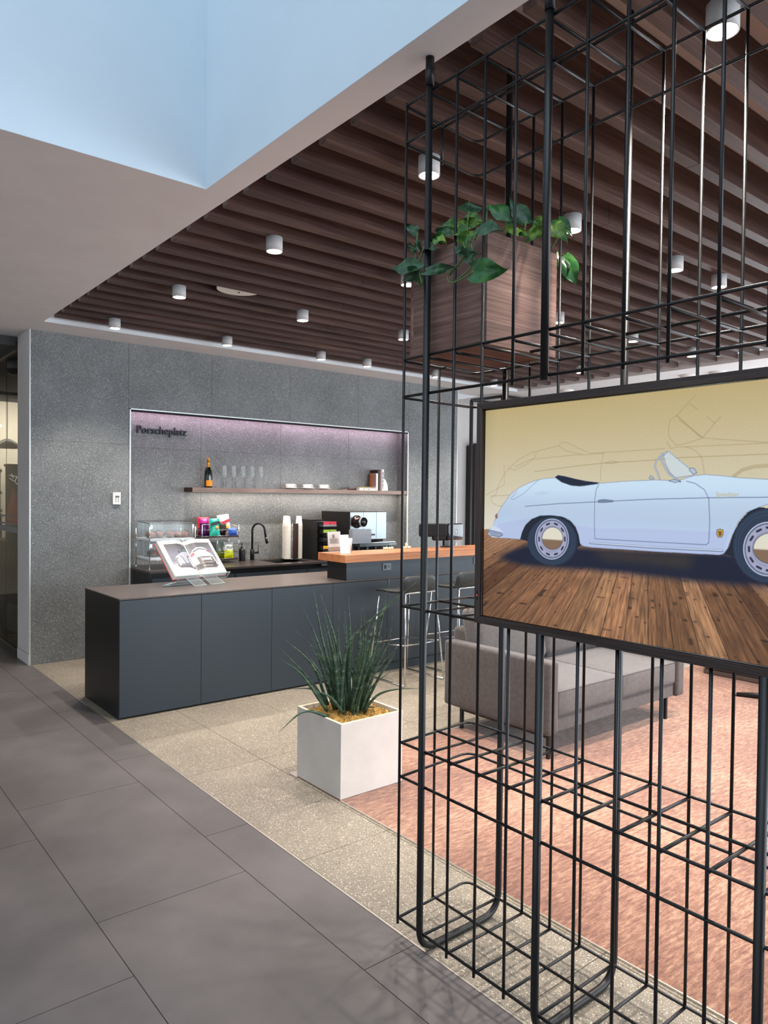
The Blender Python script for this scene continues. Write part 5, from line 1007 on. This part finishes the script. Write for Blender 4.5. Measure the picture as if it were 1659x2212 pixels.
# ================================================================== BAR STOOLS
def stool(x0, label):
    """x0: left edge of the frame; seat faces the bar (+y)"""
    t = thing('bar_stool', label, 'bar stool', (x0+.22, 5.0, 0), 'bar stools at the raised bar')
    W = .46; ya, yb = 4.745, 5.25; r = .0075; xi = .05
    fz = .79
    for sx, nm in ((0, 'a'), (1, 'b')):
        x_b = x0 + (W if sx else 0); x_t = x0 + (W-xi*1.6 if sx else xi*.5)
        m = MB(); m.tube([(x_t, 4.78, fz+.0), (x_b, ya, .012)], r, 10); m.obj('leg', M_['chrome'], t)
        m = MB(); m.tube([(x_t, 5.14, fz-.035), (x_b, yb, .012)], r, 10); m.obj('leg', M_['chrome'], t)
        m = MB(); m.tube([(x_b, ya, .012), (x_b, yb, .012)], r, 8); m.obj('floor_runner', M_['chrome'], t)
    m = MB(); m.tube(rounded([(x0+xi*.5, 4.785, fz-.02), (x0+xi*.5, 4.778, fz+.018), (x0+W-xi*1.6, 4.778, fz+.018), (x0+W-xi*1.6, 4.785, fz-.02)], .02), r, 10); m.obj('seat_rail', M_['chrome'], t)
    def xb(z, s):   # leg x at height z
        f = z/fz; return (x0 + xi*.5*f) if s == 0 else (x0+W + (-xi*1.6)*f)
    m = MB(); m.tube([(xb(.36, 0), 4.762, .36), (xb(.36, 1), 4.762, .36)], .006, 8); m.obj('back_bar', M_['chrome'], t)
    m = MB(); m.tube([(xb(.32, 0), 5.20, .32), (xb(.32, 1), 5.20, .32)], .006, 8); m.obj('footrest', M_['chrome'], t)
    for s in (0, 1):
        m = MB(); m.tube([(xb(.34, s), 4.762, .36), (xb(.34, s), 5.20, .32)], .006, 8); m.obj('side_bar', M_['chrome'], t)
    # one bent shell of leather: seat running up into the back
    m = MB(); prof = [(5.19, .792), (5.08, .800), (4.95, .800), (4.85, .806), (4.80, .822), (4.772, .86), (4.762, .91), (4.756, .955)]
    cx = x0+.19; n = 10; rows_ = []
    P = catmull([(0, a, b_) for a, b_ in prof], 3)
    for k, p in enumerate(P):
        f = k/(len(P)-1); hw = .195-.02*abs(f-.5)*2*.5-(.03*max(0, (f-.85)/.15)**2)-(.02*max(0, (.06-f)/.06)**2)
        rows_.append([Vector((cx+hw*(-1+2*i/n), p.y+.018*((-1+2*i/n)**2)*(f > .6), p.z+.010*((-1+2*i/n)**2)*(f < .6))) for i in range(n+1)])
    tk = .020
    def off(k, i, s):
        p = rows_[k][i]; a = rows_[max(k-1, 0)][i]; b_ = rows_[min(k+1, len(rows_)-1)][i]
        d = (b_-a).normalized(); nn = Vector((0, d.z, -d.y)); return p + nn*s*tk/2
    A = [[m.v(off(k, i, 1)) for i in range(n+1)] for k in range(len(rows_))]; B = [[m.v(off(k, i, -1)) for i in range(n+1)] for k in range(len(rows_))]
    K = len(rows_)-1
    for k in range(K):
        for i in range(n):
            m.f((A[k][i], A[k][i+1], A[k+1][i+1], A[k+1][i]), 0, True); m.f((B[k][i], B[k+1][i], B[k+1][i+1], B[k][i+1]), 0, True)
        m.f((A[k][0], A[k+1][0], B[k+1][0], B[k][0]), 0, True); m.f((A[k][n], B[k][n], B[k+1][n], A[k+1][n]), 0, True)
    for i in range(n): m.f((A[0][i], B[0][i], B[0][i+1], A[0][i+1]), 0, True); m.f((A[K][i], A[K][i+1], B[K][i+1], B[K][i]), 0, True)
    m.obj('seat_shell', M_['leather'], t)
    return t
stool(4.105, 'black leather bar stool on chrome legs, the left one, behind the spiky plant')
stool(4.755, 'black leather bar stool on chrome sled legs, partly hidden by the framed display')

# ================================================================== SOFA
SX0, SX1, SY0, SY1 = 3.645, 5.275, 2.85, 3.79
so = thing('sofa', 'grey two seat sofa on thin black legs standing on the carpet edge', 'sofa', (4.46, 3.3, 0))
m = MB(); m.puff(SX0, SX0+.105, SY0, SY1, .165, .625, .022, (.003, .0, .004)); m.obj('arm', M_['sofa'], so)
m = MB(); m.puff(SX1-.105, SX1, SY0, SY1, .165, .625, .022, (.003, .0, .004)); m.obj('arm', M_['sofa'], so)
m = MB(); m.puff(SX0+.105, SX1-.105, SY0+.03, SY1-.06, .165, .275, .012); m.obj('base', M_['sofac'], so)
m = MB(); m.puff(SX0+.10, SX1-.10, SY1-.15, SY1+.015, .165, .71, .03, (0, .004, .004)); m.obj('back_frame', M_['sofa'], so)
cxm = (SX0+SX1)/2
for a, b_ in ((SX0+.108, cxm-.002), (cxm+.002, SX1-.108)):
    m = MB(); m.puff(a, b_, SY0+.012, SY1-.17, .272, .432, .018, (.0, .006, .012)); c = m.obj('seat_cushion', M_['sofac'], so)
    for z in (.278, .424):
        m = MB(); m.tube(rounded([(a+.002, SY1-.25, z), (a+.002, SY0+.014, z), (b_-.002, SY0+.014, z), (b_-.002, SY1-.25, z)], .02), .0032, 6); m.obj('piping', M_['seam'], c)
    Mx = Matrix.Translation(((a+b_)/2, SY1-.20, .43)) @ Matrix.Rotation(-.20, 4, 'X')
    m = MB(); m.puff(-.36, .36, -.10, .07, .0, .44, .05, (.012, .03, .015), M=Mx, n=8); c = m.obj('back_cushion', M_['sofac'], so)
    m = MB(); m.tube(rounded([Mx @ Vector(p) for p in ((-.362, -.015, .02), (-.362, -.015, .44), (.362, -.015, .44), (.362, -.015, .02))], .04), .0032, 6); m.obj('piping', M_['seam'], c)
for x in (SX0+.06, SX1-.19):
    for y in (SY0+.045, SY1-.13):
        m = MB(); m.box(x-.011, x+.011, y-.011, y+.011, .006, .170); m.obj('leg', M_['black'], so, bevel=.001)
    m = MB(); m.box(x-.009, x+.009, SY0+.05, SY1-.14, .135, .155); m.obj('leg_rail', M_['black'], so)
# second lounge seat and swivel base at the right
ot = thing('lounge_ottoman', 'large grey upholstered seat behind the carpet at the right', 'ottoman', (7.6, 3.1, 0))
m = MB(); m.puff(6.70, 8.3, 1.2, 3.47, .05, .42, .05); m.obj('body', M_['sofa'], ot)
m = MB(); m.puff(6.72, 8.26, 1.22, 3.45, .006, .052, .01); m.obj('base', mat('ottoman_base', (92, 78, 72), .8), ot)
sv = thing('swivel_base_table', 'low table on a black star base, only two arms of the base in view', 'table', (6.32, 2.48, 0))
for k in range(4):
    a = PI*.62 + k*PI/2
    m = MB(); tip = Vector((6.32+.42*math.cos(a), 2.48+.42*math.sin(a), .018)); m.tube([(6.32, 2.48, .055), tip], [.03, .02], 8); m.lathe([(0, 0), (.02, 0), (.02, .012), (0, .012)], (tip.x, tip.y, .007), 10); m.obj('base_arm', M_['black'], sv)
m = MB(); m.tube([(6.32, 2.48, .04), (6.32, 2.48, .42)], .03, 14); m.obj('column', M_['black'], sv)
m = MB(); m.lathe([(0, 0), (.30, 0), (.31, .01), (.30, .025), (0, .025)], (6.32, 2.48, .42), 40); m.obj('table_top', M_['black'], sv)
# dark wardrobe and tall frame behind the sofa end
cb = thing('dark_cabinet', 'tall dark wood cabinet beyond the right end of the bar wall', 'cabinet', (8.9, 8.3, 0))
m = MB(); m.box(8.72, 9.9, 8.42, 8.59, 0, 2.50); m.obj('body', mat('cabinet_dark', (34, 24, 22), .5), cb, bevel=.003)
m = MB(); m.box(8.73, 9.3, 8.405, 8.419, .03, 2.48); m.box(9.31, 9.88, 8.405, 8.419, .03, 2.48); m.obj('door', mat('cabinet_door', (40, 28, 25), .45), cb)
m = MB(); m.box(8.72, 9.9, 8.40, 8.44, 2.50, 2.53); m.obj('cornice', M_['black'], cb)
fr = thing('metal_frame', 'black square tube frame standing on top of the dark cabinet', 'frame', (8.9, 8.3, 2.5))
m = MB(); xa, xb_, ya_, yb_ = 8.22, 9.6, 7.36, 8.0
for x, y in ((xa, yb_), (xa, ya_), (xb_, yb_), (xb_, ya_)): m.box(x-.02, x+.02, y-.02, y+.02, 0, 3.15)
m.obj('upright', M_['black'], fr)
m = MB(); m.box(xa, xb_, ya_-.02, ya_+.02, 3.13, 3.17); m.box(xa, xb_, yb_-.02, yb_+.02, 3.13, 3.17); m.box(xa-.02, xa+.02, ya_, yb_, 3.13, 3.17); m.box(xb_-.02, xb_+.02, ya_, yb_, 3.13, 3.17)
m.obj('top_bar', M_['black'], fr)
fr['label'] = 'black square tube frame beyond the end of the bar wall, reaching almost to the ceiling'

# ================================================================== FLOOR PLANTER
PX0, PX1, PY0, PY1, PH = 2.299, 2.735, 3.178, 3.615, .418
pl = thing('square_planter', 'pale square floor planter with a gold mossy top at the corner of the carpet', 'planter', ((PX0+PX1)/2, (PY0+PY1)/2, 0))
m = MB(); th = .016
for b6 in ((PX0, PX1, PY0, PY0+th), (PX0, PX1, PY1-th, PY1), (PX0, PX0+th, PY0+th, PY1-th), (PX1-th, PX1, PY0+th, PY1-th)): m.box(*b6, .008, PH-.003)
m.obj('wall_panel', M_['concrete'], pl, bevel=.0015)
m = MB()
for b6 in ((PX0, PX1, PY0, PY0+th), (PX0, PX1, PY1-th, PY1), (PX0, PX0+th, PY0+th, PY1-th), (PX1-th, PX1, PY0+th, PY1-th)): m.box(*b6, PH-.003, PH)
m.obj('rim', M_['rim'], pl)
m = MB(); m.box(PX0+th+.02, PX1-th-.02, PY0+th+.02, PY1-th-.02, .02, .345); m.obj('liner', mat('liner', (206, 196, 170), .8), pl)
random.seed(21)
m = MB(); nn = 46
G = [[None]*(nn+1) for _ in range(nn+1)]
from mathutils import noise as mnoise
for i in range(nn+1):
    for j in range(nn+1):
        x = PX0+.02+(PX1-PX0-.04)*i/nn; y = PY0+.02+(PY1-PY0-.04)*j/nn
        z = .396 + .022*mnoise.noise((x*14, y*14, 2)) + .012*mnoise.noise((x*60, y*60, 5)) + random.uniform(-.003, .003)
        G[i][j] = m.v((x+random.uniform(-.002, .002), y+random.uniform(-.002, .002), z))
for i in range(nn):
    for j in range(nn): m.f((G[i][j], G[i+1][j], G[i+1][j+1], G[i][j+1]), 0, False)
for k in range(2600):
    x = random.uniform(PX0+.035, PX1-.035); y = random.uniform(PY0+.035, PY1-.035); z = .398+.022*mnoise.noise((x*14, y*14, 2))
    a = random.random()*6.28; l = random.uniform(.008, .022); e = random.uniform(.15, 1.1)
    p = Vector((x, y, z)); d = Vector((math.cos(a)*math.cos(e), math.sin(a)*math.cos(e), math.sin(e)))*l; s = Vector((-d.y, d.x, 0)).normalized()*.0011
    m.f([m.v(p-s), m.v(p+s), m.v(p+d*.6+s+Vector((0, 0, .002))), m.v(p+d)], 0)
moss = m.obj('moss', cloudy('moss', (124, 92, 44), (206, 170, 96), 38, .95, 5), pl, kind='stuff')
sn = thing('snake_plant', 'spiky cylindrical snake plant with long dark green spears in the floor planter', 'plant', (2.51, 3.40, .36))
lm = mat('spear_green', (44, 62, 48), .42, spec=.5); N, L, b = nodes(lm)
v_ = objvec(N, L, (3, 3, 60)); n1 = noise(N, L, v_, 1.0, 3, .7); r_ = ramp(N, [(.38, lin((30, 50, 38))), (.52, lin((50, 74, 56))), (.66, lin((84, 106, 82)))]); L.new(n1.outputs[0], r_.inputs[0]); L.new(r_.outputs[0], b.inputs['Base Color'])
random.seed(2)
def spear(pts, r0=.0105):
    P = catmull(pts, 7); n = len(P); rs = [max(.0006, r0*(1-(i/(n-1))**1.6)) for i in range(n)]; rs[0] = r0*.85
    m = MB(); m.tube(P, rs, 8); m.obj('leaf', lm, sn)
for p in SANS: spear(p, .0085+random.random()*.003)
for k in range(12):
    a = random.random()*2*PI; q = random.random()**.5*.10; bx, by = 2.51+q*math.cos(a), 3.40+q*math.sin(a); h = random.uniform(.22, .62); o_ = q*random.uniform(1.2, 2.6)
    spear([(bx, by, .36), (bx+o_*.25*math.cos(a), by+o_*.25*math.sin(a), .38+h*.55), (bx+o_*math.cos(a), by+o_*math.sin(a), .38+h)], .0088)

# ================================================================== WIRE ROOM DIVIDER
XF, XM, XB = 1.760, 1.966, 2.158
KY0, KP = 2.060, .1308
def yk(k): return KY0 - KP*k
KMAX = 19
rd = thing('wire_room_divider', 'tall black steel rod room divider standing along the edge of the terrazzo', 'room divider', (1.96, 1.2, 0))
RR_ = .0052; PR = .0125
Z0, Z1_, Z2_, Z3_, Z4_, Z5_, Z6_, Z7_ = .072, .604, .732, 1.243, 2.013, 2.148, 2.938, 3.074
def rodp(nm, pts, r=RR_, seg=8):
    m = MB(); m.tube(pts, r, seg); return m.obj(nm, M_['rod'], rd)
POSTS = [1, 5, 10, 14, 19]
for k in POSTS:
    y = yk(k)
    if k in (5, 10, 14):   # interrupted by the framed display at the front
        pts = rounded([(XF-.008, y, Z3_+.0), (XF-.008, y, .0135), (XB+.012, y, .0135), (XB+.012, y, 3.40)], .085, 8)
        rodp('post_frame', pts, PR, 14)
        rodp('post', [(XF-.008, y, Z4_-.012), (XF-.008, y, 3.188)], PR, 14)
    else:
        pts = rounded([(XF-.008, y, 3.188), (XF-.008, y, .0135), (XB+.012, y, .0135), (XB+.012, y, 3.40)], .085, 8)
        rodp('post_frame', pts, PR, 14)
    m = MB(); m.tube([(XF-.008, y, 3.09), (XF-.008, y, 3.189)], .0155, 14); m.obj('post_sleeve', M_['rod'], rd)
    m = MB(); m.tube([(XB+.012, y, 3.33), (XB+.012, y, 3.439)], .0155, 14); m.obj('post_sleeve', M_['rod'], rd)
YE = yk(KMAX)
for k in range(KMAX+1):
    y = yk(k); off_ = .0
    if k not in POSTS:
        if k <= 3: rodp('vertical_rod', [(XF, y, Z0-.02), (XF, y, Z7_+.012)])
        else:
            rodp('vertical_rod', [(XF, y, Z0-.02), (XF, y, Z3_)])
            if k < 10 or k > 10: rodp('vertical_rod', [(XF, y, Z4_-.012), (XF, y, Z7_+.012)])
        if k >= 1: rodp('back_rod', [(XB, y, Z0), (XB, y, Z7_)])
# middle rods at the end bay
rodp('vertical_rod', [(XM, KY0+.03, Z0-.012), (XM, KY0+.03, Z5_)]); rodp('vertical_rod', [(XM, KY0+.03, Z6_-.004), (XM, KY0+.03, Z7_)])
def loop(z, x=RR_):   # end rod + back rail in one bent length
    rodp('long_rail', rounded([(XF, KY0, z), (XB, KY0+.03, z), (XB, YE, z)], .05, 6))
for z in (Z0, Z1_, Z2_, Z3_, Z4_, Z5_, Z6_, Z7_):
    loop(z)
    if z == Z3_: rodp('long_rail', [(XF, KY0, z), (XF, YE, z)])
    else: rodp('long_rail', [(XF, KY0, z+.004), (XF, YE, z+.004)])
for z in (Z0, Z2_, Z3_, Z7_): rodp('middle_rail', [(XM, KY0+.03, z), (XM, YE, z)])
rodp('middle_rail', [(XM, KY0+.03, Z5_), (XM, yk(0)-.004, Z5_)]); rodp('middle_rail', [(XM, yk(3)-.03, Z5_), (XM, YE, Z5_)])
for z in (Z0, Z2_, Z5_, Z7_):
    for k in range(1, KMAX+1): rodp('cross_rod', [(XF, yk(k), z-.006), (XB, yk(k), z-.006)])
for k in (1, 2, 3): rodp('cross_rod', [(XF, yk(k), Z3_-.006), (XB, yk(k), Z3_-.006)])

# hanging wood planter on the divider shelf
HX0, HX1, HY0, HY1, HZ0, HZ1 = 1.783, 2.145, 1.672, 2.052, 2.1555, 2.526
hp_ = thing('wood_planter_box', 'walnut veneered planter box raised high on the wire divider', 'planter', (1.96, 1.86, HZ0))
for a, b_ in ((HX0, HX0+.016), (HX1-.016, HX1)): m = MB(); m.box(a, b_, HY0+.016, HY1-.016, HZ0, HZ1); m.obj('side_panel', M_['planterwood'], hp_)
for a, b_ in ((HY0, HY0+.016), (HY1-.016, HY1)): m = MB(); m.box(HX0, HX1, a, b_, HZ0, HZ1); m.obj('end_panel', M_['planterwood_x'], hp_)
m = MB(); m.box(HX0+.016, HX1-.016, HY0+.016, HY1-.016, HZ0+.001, HZ0+.016); m.obj('bottom', mat('planter_bottom', (110, 66, 46), .5), hp_)
m = MB(); m.box(HX0+.016, HX1-.016, HY0+.016, HY1-.016, HZ0+.30, HZ0+.33); m.obj('soil', mat('soil', (34, 26, 20), .95), hp_)
pt = thing('trailing_pothos', 'trailing pothos with glossy green leaves spilling from the wood planter box', 'plant', (1.96, 1.86, HZ0+.33))
def leafmat(a, b2, rot=.5):
    m = mat('leaf', a, .32, spec=.5); N, L, bb = nodes(m)
    n = noise(N, L, objvec(N, L, (1, 1, 1)), 28, 4, .7); r = ramp(N, [(.46, lin(a)), (.66, lin(b2))]); L.new(n.outputs[0], r.inputs[0]); L.new(r.outputs[0], bb.inputs['Base Color'])
    bb.inputs['Subsurface Weight'].default_value = 0.0; return m
LMS = [leafmat((34, 84, 40), (60, 116, 48)), leafmat((40, 92, 36), (128, 158, 60)), leafmat((36, 70, 46), (74, 110, 74)), leafmat((70, 120, 40), (160, 176, 70))]
random.seed(9)
camp = Vector((0, 0, 1.65))
for i, (b0, t0, wd) in enumerate(POTHOS):
    b0 = Vector(b0); t0 = Vector(t0); d = (t0-b0); Lh = d.length; d.normalize()
    view = ((b0+t0)/2 - camp).normalized()
    n0 = (-view + Vector((random.uniform(-.35, .35), random.uniform(-.35, .35), random.uniform(.0, .5)))).normalized()
    n0 = (n0 - d*n0.dot(d)).normalized(); s = d.cross(n0)
    m = MB(); NS = 12; rows_ = []
    for k in range(NS+1):
        f = k/NS; hw = wd*.5*1.12*(math.sin(PI*min(1, (f*.93+.07))**.62))**.9 if f < 1 else 0
        back = -.12*Lh*max(0, (1-f*5))
        row = []
        for c in (-1, -.6, -.25, 0, .25, .6, 1):
            p = b0 + d*(f*Lh) + s*(c*max(hw, .0002)) + n0*(-.22*abs(c)*hw*(-1) + -.20*Lh*f*f*.5) + d*(back*abs(c)) + n0*(.012*math.sin(5*f+c*2+i)*abs(c))
            row.append(m.v(p))
        rows_.append(row)
    for k in range(NS):
        for c in range(6): m.f((rows_[k][c], rows_[k][c+1], rows_[k+1][c+1], rows_[k+1][c]), 0, True)
    m.obj('leaf', LMS[(1 if i in (7, 10, 15, 18, 20, 29, 33, 35) else 0 if i in (24, 25, 12, 13, 21) else 2 if i in (0, 1, 2, 3, 11, 14, 22, 23, 26, 6, 4) else 3 if i in (10, 27) else (i % 3))], pt)
vm = mat('vine', (84, 112, 62), .5)
for v in VINES: m = MB(); m.tube(catmull(v, 5), .0028, 7); m.obj('stem', vm, pt)

# ================================================================== FRAMED DISPLAY
DY1, DY0, DZ0, DZ1 = 1.673, .420, 1.239, 1.957
XD = XF-.004
fd = thing('framed_display', 'large wood framed screen showing a pale blue convertible, mounted on the wire divider', 'display', (XD, (DY0+DY1)/2, DZ0))
fw = .023
def fbar(name, pts_yz, mm):
    m = MB(); A = [m.v((XD-.012, y, z)) for y, z in pts_yz]; B = [m.v((XD+.045, y, z)) for y, z in pts_yz]
    m.f(A); m.f(B); n = len(A)
    for i in range(n): m.f((A[i], A[(i+1) % n], B[(i+1) % n], B[i]))
    return m.obj(name, mm, fd, bevel=.001)
i_ = (DY0+fw, DY1-fw, DZ0+fw, DZ1-fw)
fbar('frame_rail', [(DY0, DZ1), (DY1, DZ1), (i_[1], i_[3]), (i_[0], i_[3])], M_['framewood'])
fbar('frame_rail', [(DY0, DZ0), (DY1, DZ0), (i_[1], i_[2]), (i_[0], i_[2])], M_['framewood'])
fbar('frame_stile', [(DY1, DZ0), (DY1, DZ1), (i_[1], i_[3]), (i_[1], i_[2])], M_['framewood_z'])
fbar('frame_stile', [(DY0, DZ0), (DY0, DZ1), (i_[0], i_[3]), (i_[0], i_[2])], M_['framewood_z'])
m = MB(); m.box(XD+.004, XD+.04, i_[0], i_[1], i_[2], i_[3]); m.obj('screen_body', M_['blackplastic'], fd)
m = MB(); m.tube([(XD-.003, i_[1]-.002, i_[2]+.002), (XD-.003, i_[1]-.002, i_[3]-.002), (XD-.003, i_[0]+.002, i_[3]-.002), (XD-.003, i_[0]+.002, i_[2]+.002)], .0012, 6, closed=True); m.obj('bezel_edge', M_['steel'], fd)
m = MB(); m.box(XD-.0128, XD-.011, DY1-.0165, DY1-.010, DZ0+.075, DZ0+.105); m.obj('infrared_window', M_['blackplastic'], fd)
m = MB(); m.box(XD-.0132, XD-.0129, DY1-.0145, DY1-.012, DZ0+.088, DZ0+.094); m.obj('standby_light', mat('led_red', (220, 40, 20), .5, emit=1.2), fd)

# --- the picture on the screen: a raster drawn on the flat panel (colour per vertex)
PW, PHt = (i_[1]-i_[0])*1000-6, (i_[3]-i_[2])*1000-6         # mm
u0 = (1.655 - (i_[1]-.003))*1000; v0 = ((i_[2]+.003) - 1.255)*1000
NU, NV = 820, 470
cv = Canvas(u0, v0, PW, PHt, NU, NV); UU, VV = cv.U, cv.V
inside = cv.inside; paint = cv.paint; line = cv.line
rs = np.random.RandomState(5)
def vnoise(x, y, seed=0):
    T = np.random.RandomState(seed).rand(256, 256); xi = np.floor(x).astype(int); yi = np.floor(y).astype(int)
    fx = x-xi; fy = y-yi; fx = fx*fx*(3-2*fx); fy = fy*fy*(3-2*fy)
    g = lambda a, b2: T[a % 256, b2 % 256]
    return (g(xi, yi)*(1-fx)+g(xi+1, yi)*fx)*(1-fy)+(g(xi, yi+1)*(1-fx)+g(xi+1, yi+1)*fx)*fy
t = np.clip((VV-290)/400, 0, 1)[..., None]
cv.img = srgb((224, 220, 206))*(1-t) + srgb((190, 170, 118))*t
cv.img = cv.img*(1-.12*np.clip((60-UU)/90, 0, 1)[..., None]*t) + (rs.rand(NV, NU, 1)-.5)*.025
for k in ('l1', 'l2', 'l3', 'l4', 'l6', 'l7', 'l8', 'l9', 'l9b', 'l10', 'l11', 'l14', 'l20'): line(ART[k], 2.0, (158, 140, 100), .5)
line(ART['l5'], 2.6, (158, 140, 100), .5); line(ART['l12'], 4, (158, 140, 100), .5); line(ART['l13'], 2.0, (158, 140, 100), .5); line(ART['l19'], 9, (160, 142, 104), .4)
for k in ('l15', 'l16', 'l17', 'l18'): line(ART[k], 1.8, (158, 140, 100), .6)
# planks
vx, vy = ART['vp'][0]; yref = ART['pl'][14][1]; px_ = np.array([p[0] for p in ART['pl']]); pv = np.array([p[1] for p in ART['pl']])
hz = 291+ (UU-8)/893*28
fm = (VV < hz).astype(float)
s_ = (UU-vx)/(vy-VV); sl = np.array([(a-vx)/(vy-b2) for a, b2 in ART['pl']])
idx = np.searchsorted(sl, s_); tint = np.random.RandomState(8).rand(64)[idx % 64]; tin2 = np.random.RandomState(9).rand(64)[idx % 64]
dep = 60000/(vy-VV+60)
g1 = vnoise(s_*90, dep*.10+idx*7, 1); g2 = vnoise(s_*260, dep*.25+idx*3, 2); kn = vnoise(s_*18+idx*5, dep*.35, 3)
col = srgb((100, 64, 42))*(1-tint[..., None]) + srgb((184, 134, 98))*tint[..., None]
col = col*(1-.25*tin2[..., None]) + srgb((120, 100, 70))*.25*tin2[..., None]
col = col*(.62+.38*g1[..., None]+.30*g2[..., None]); col = col*(1-.55*np.clip((kn-.86)/.10, 0, 1)[..., None]*.8)
edge = np.min(np.abs(s_[..., None]-sl[None, None, :]), axis=2)*(vy-VV)
col = col*(1-.55*np.clip(1.6-edge, 0, 1)[..., None])
far = np.clip((VV-170)/120, 0, 1)[..., None]; col = col*(1-.35*far)+srgb((196, 150, 122))*.35*far
col = col*(.86+.22*np.clip(1-abs(UU-500)/600, 0, 1)[..., None])
paint(fm, col)
# ground shadow, soft
cr = ART['cR'][0]
sh2 = ART['shadow'][:5] + [[1150, 250], [1150, 215], [990, 195]] + ART['shadow'][6:]
ms = box_blur(box_blur(inside(sh2), 7), 7); paint(np.clip(ms*1.25, 0, 1)*fm, (16, 22, 48), .97)
mo = box_blur(box_blur(inside(ART['olive']), 9), 9); paint(mo*fm, (92, 74, 44), .55)
# wheels wells, body
paint(inside(ART['archR']), (22, 30, 46)); aF = ART['archF'][:6] + [[905, 377], [960, 365], [992, 330], [1010, 290], [1006, 240], [960, 210]] + ART['archF'][-1:]
paint(inside(aF), (22, 30, 46))
nose = [[950, 445], [1010, 436], [1065, 420], [1105, 396], [1130, 362], [1140, 325], [1146, 300], [1140, 286], [1050, 276], [1022, 276], [1015, 330], [985, 372], [940, 392]]
ib = next(i for i, p in enumerate(ART['body']) if abs(p[0]-ART['text'][0][0]) < 0) if False else 24
body = ART['body'][:25] + nose + [[905, 388]] + ART['body'][26:]
mb_ = inside(body)
tb = np.clip((VV-200)/260, 0, 1)[..., None]
bc = srgb((180, 196, 234))*(1-tb)+srgb((206, 230, 248))*tb
bc = bc*(1-.10*np.clip(np.sin((VV-300)/38.0), 0, 1)[..., None]*.5)
paint(mb_, bc); paint(box_blur(inside(ART['lower']), 2)*mb_, (178, 188, 226), .55)
paint(box_blur(inside(ART['crease']), 3)*mb_, (150, 168, 204), .5)
line(body, 1.6, (90, 104, 140), .55, True)
paint(inside(ART['bumper2']), (206, 220, 240)); line(ART['bumper'], 2.2, (66, 82, 120), .85); paint(inside(ART['bumper']), (110, 122, 150), .6)
paint(inside(ART['taill']), (150, 110, 96)); line(ART['taill'], 1.2, (70, 60, 60), .8, True)
line(ART['doorline'], 1.6, (70, 84, 120), .8); line(ART['midline'], 1.7, (70, 84, 120), .85); line(ART['hatch'], 1.2, (90, 104, 140), .7)
line(ART['sill'], 5.5, (84, 100, 140), .9); line([[p[0], p[1]+.7] for p in ART['sill']], 2.6, (226, 238, 252), .95)
paint(inside(ART['handle']), (120, 134, 160)); line(ART['handle'], 1.0, (60, 70, 100), .8, True)
paint(inside(ART['tonneau']), (24, 34, 56)); line(ART['tonneau'], 1.0, (80, 100, 130), .6, True)
paint(inside(ART['screen']), (206, 222, 232), .8); line(ART['wframe'], 2.2, (206, 222, 240)); line(ART['wframe'], .9, (60, 76, 110), .9)
for k in ('pillar', 'pillar2'): line(ART[k], 4.2, (90, 104, 140)); line(ART[k], 2.0, (214, 228, 244))
for k in ('mirror', 'mir2', 'mir3'): paint(inside(ART[k]), (180, 196, 214)); line(ART[k], 1.2, (60, 76, 110), .9, True)
paint(inside(ART['badge']), (196, 170, 70)); line(ART['badge'], 1.2, (60, 50, 40), 1, True); paint(inside(ART['badge2']), (120, 60, 40), .8)
# wheels
def wheel(tire, rim, rim2, hub, slots, tread=None):
    if tread is not None: paint(inside(tread), (30, 40, 62)); line(tread, 1.5, (16, 22, 38), 1, True)
    paint(inside(tire), (40, 54, 78)); c = np.mean(np.array(tire), 0)
    rr_ = np.hypot(UU-c[0], VV-c[1]); mk = inside(tire)
    for q in (.93, .84): line([[c[0]+(p[0]-c[0])*q, c[1]+(p[1]-c[1])*q] for p in tire], 1.0, (74, 92, 122), .6, True)
    paint(inside(rim), (90, 104, 134)); line(rim, 2.4, (208, 214, 236), 1, True); paint(inside(rim2), (166, 168, 196))
    line([[np.mean([q[0] for q in rim2])+(p[0]-np.mean([q[0] for q in rim2]))*.70, np.mean([q[1] for q in rim2])+(p[1]-np.mean([q[1] for q in rim2]))*.70] for p in rim2], 1.4, (120, 126, 156), .9, True)
    sc_ = np.mean(np.array(slots), 0)
    for p in slots:
        d = np.array(p)-sc_; n_ = np.array([-d[1], d[0]])/np.hypot(*d)*5.0
        line([[p[0]-n_[0], p[1]-n_[1]], [p[0]+n_[0], p[1]+n_[1]]], 5.2, (36, 42, 62))
    hc = np.mean(np.array(hub), 0); hm = inside(hub); th_ = np.clip((VV-hc[1]+6)/4, 0, 1)[..., None]
    paint(hm, srgb((132, 106, 84))*(1-th_)+srgb((226, 222, 204))*th_); line(hub, 1.6, (70, 70, 84), .9, True)
wheel(ART['tireR'], ART['rimR'], ART['rimR2'], ART['hubR'], ART['slotR'], ART['tireR2'])
wheel(ART['tireF'], ART['rimF'], ART['rimF2'], ART['hubF'], ART['slotF'])
# body edge over the tyre tops
def fn(ui, vj):
    co = np.zeros((NV, NU, 3)); co[..., 0] = XD+.0025
    co[..., 1] = (i_[1]-.003) - ui[None, :]*PW/1000; co[..., 2] = (i_[2]+.003) + vj[:, None]*PHt/1000
    return co
cv.build('picture', fn, picmat('screen_picture', SCREEN), fd)
ta, tb_ = ART['text']
text('picture_script', 'Speedster', .0165, frameM((XD+.0018, 1.655-ta[0]/1000, 1.255+ta[1]/1000-.003), (0, -1, 0), (0, 0, 1)), mat('script_gold', (150, 130, 70), .4, emit=.5), fd, .0001, sx=.86, bold=-.0001)
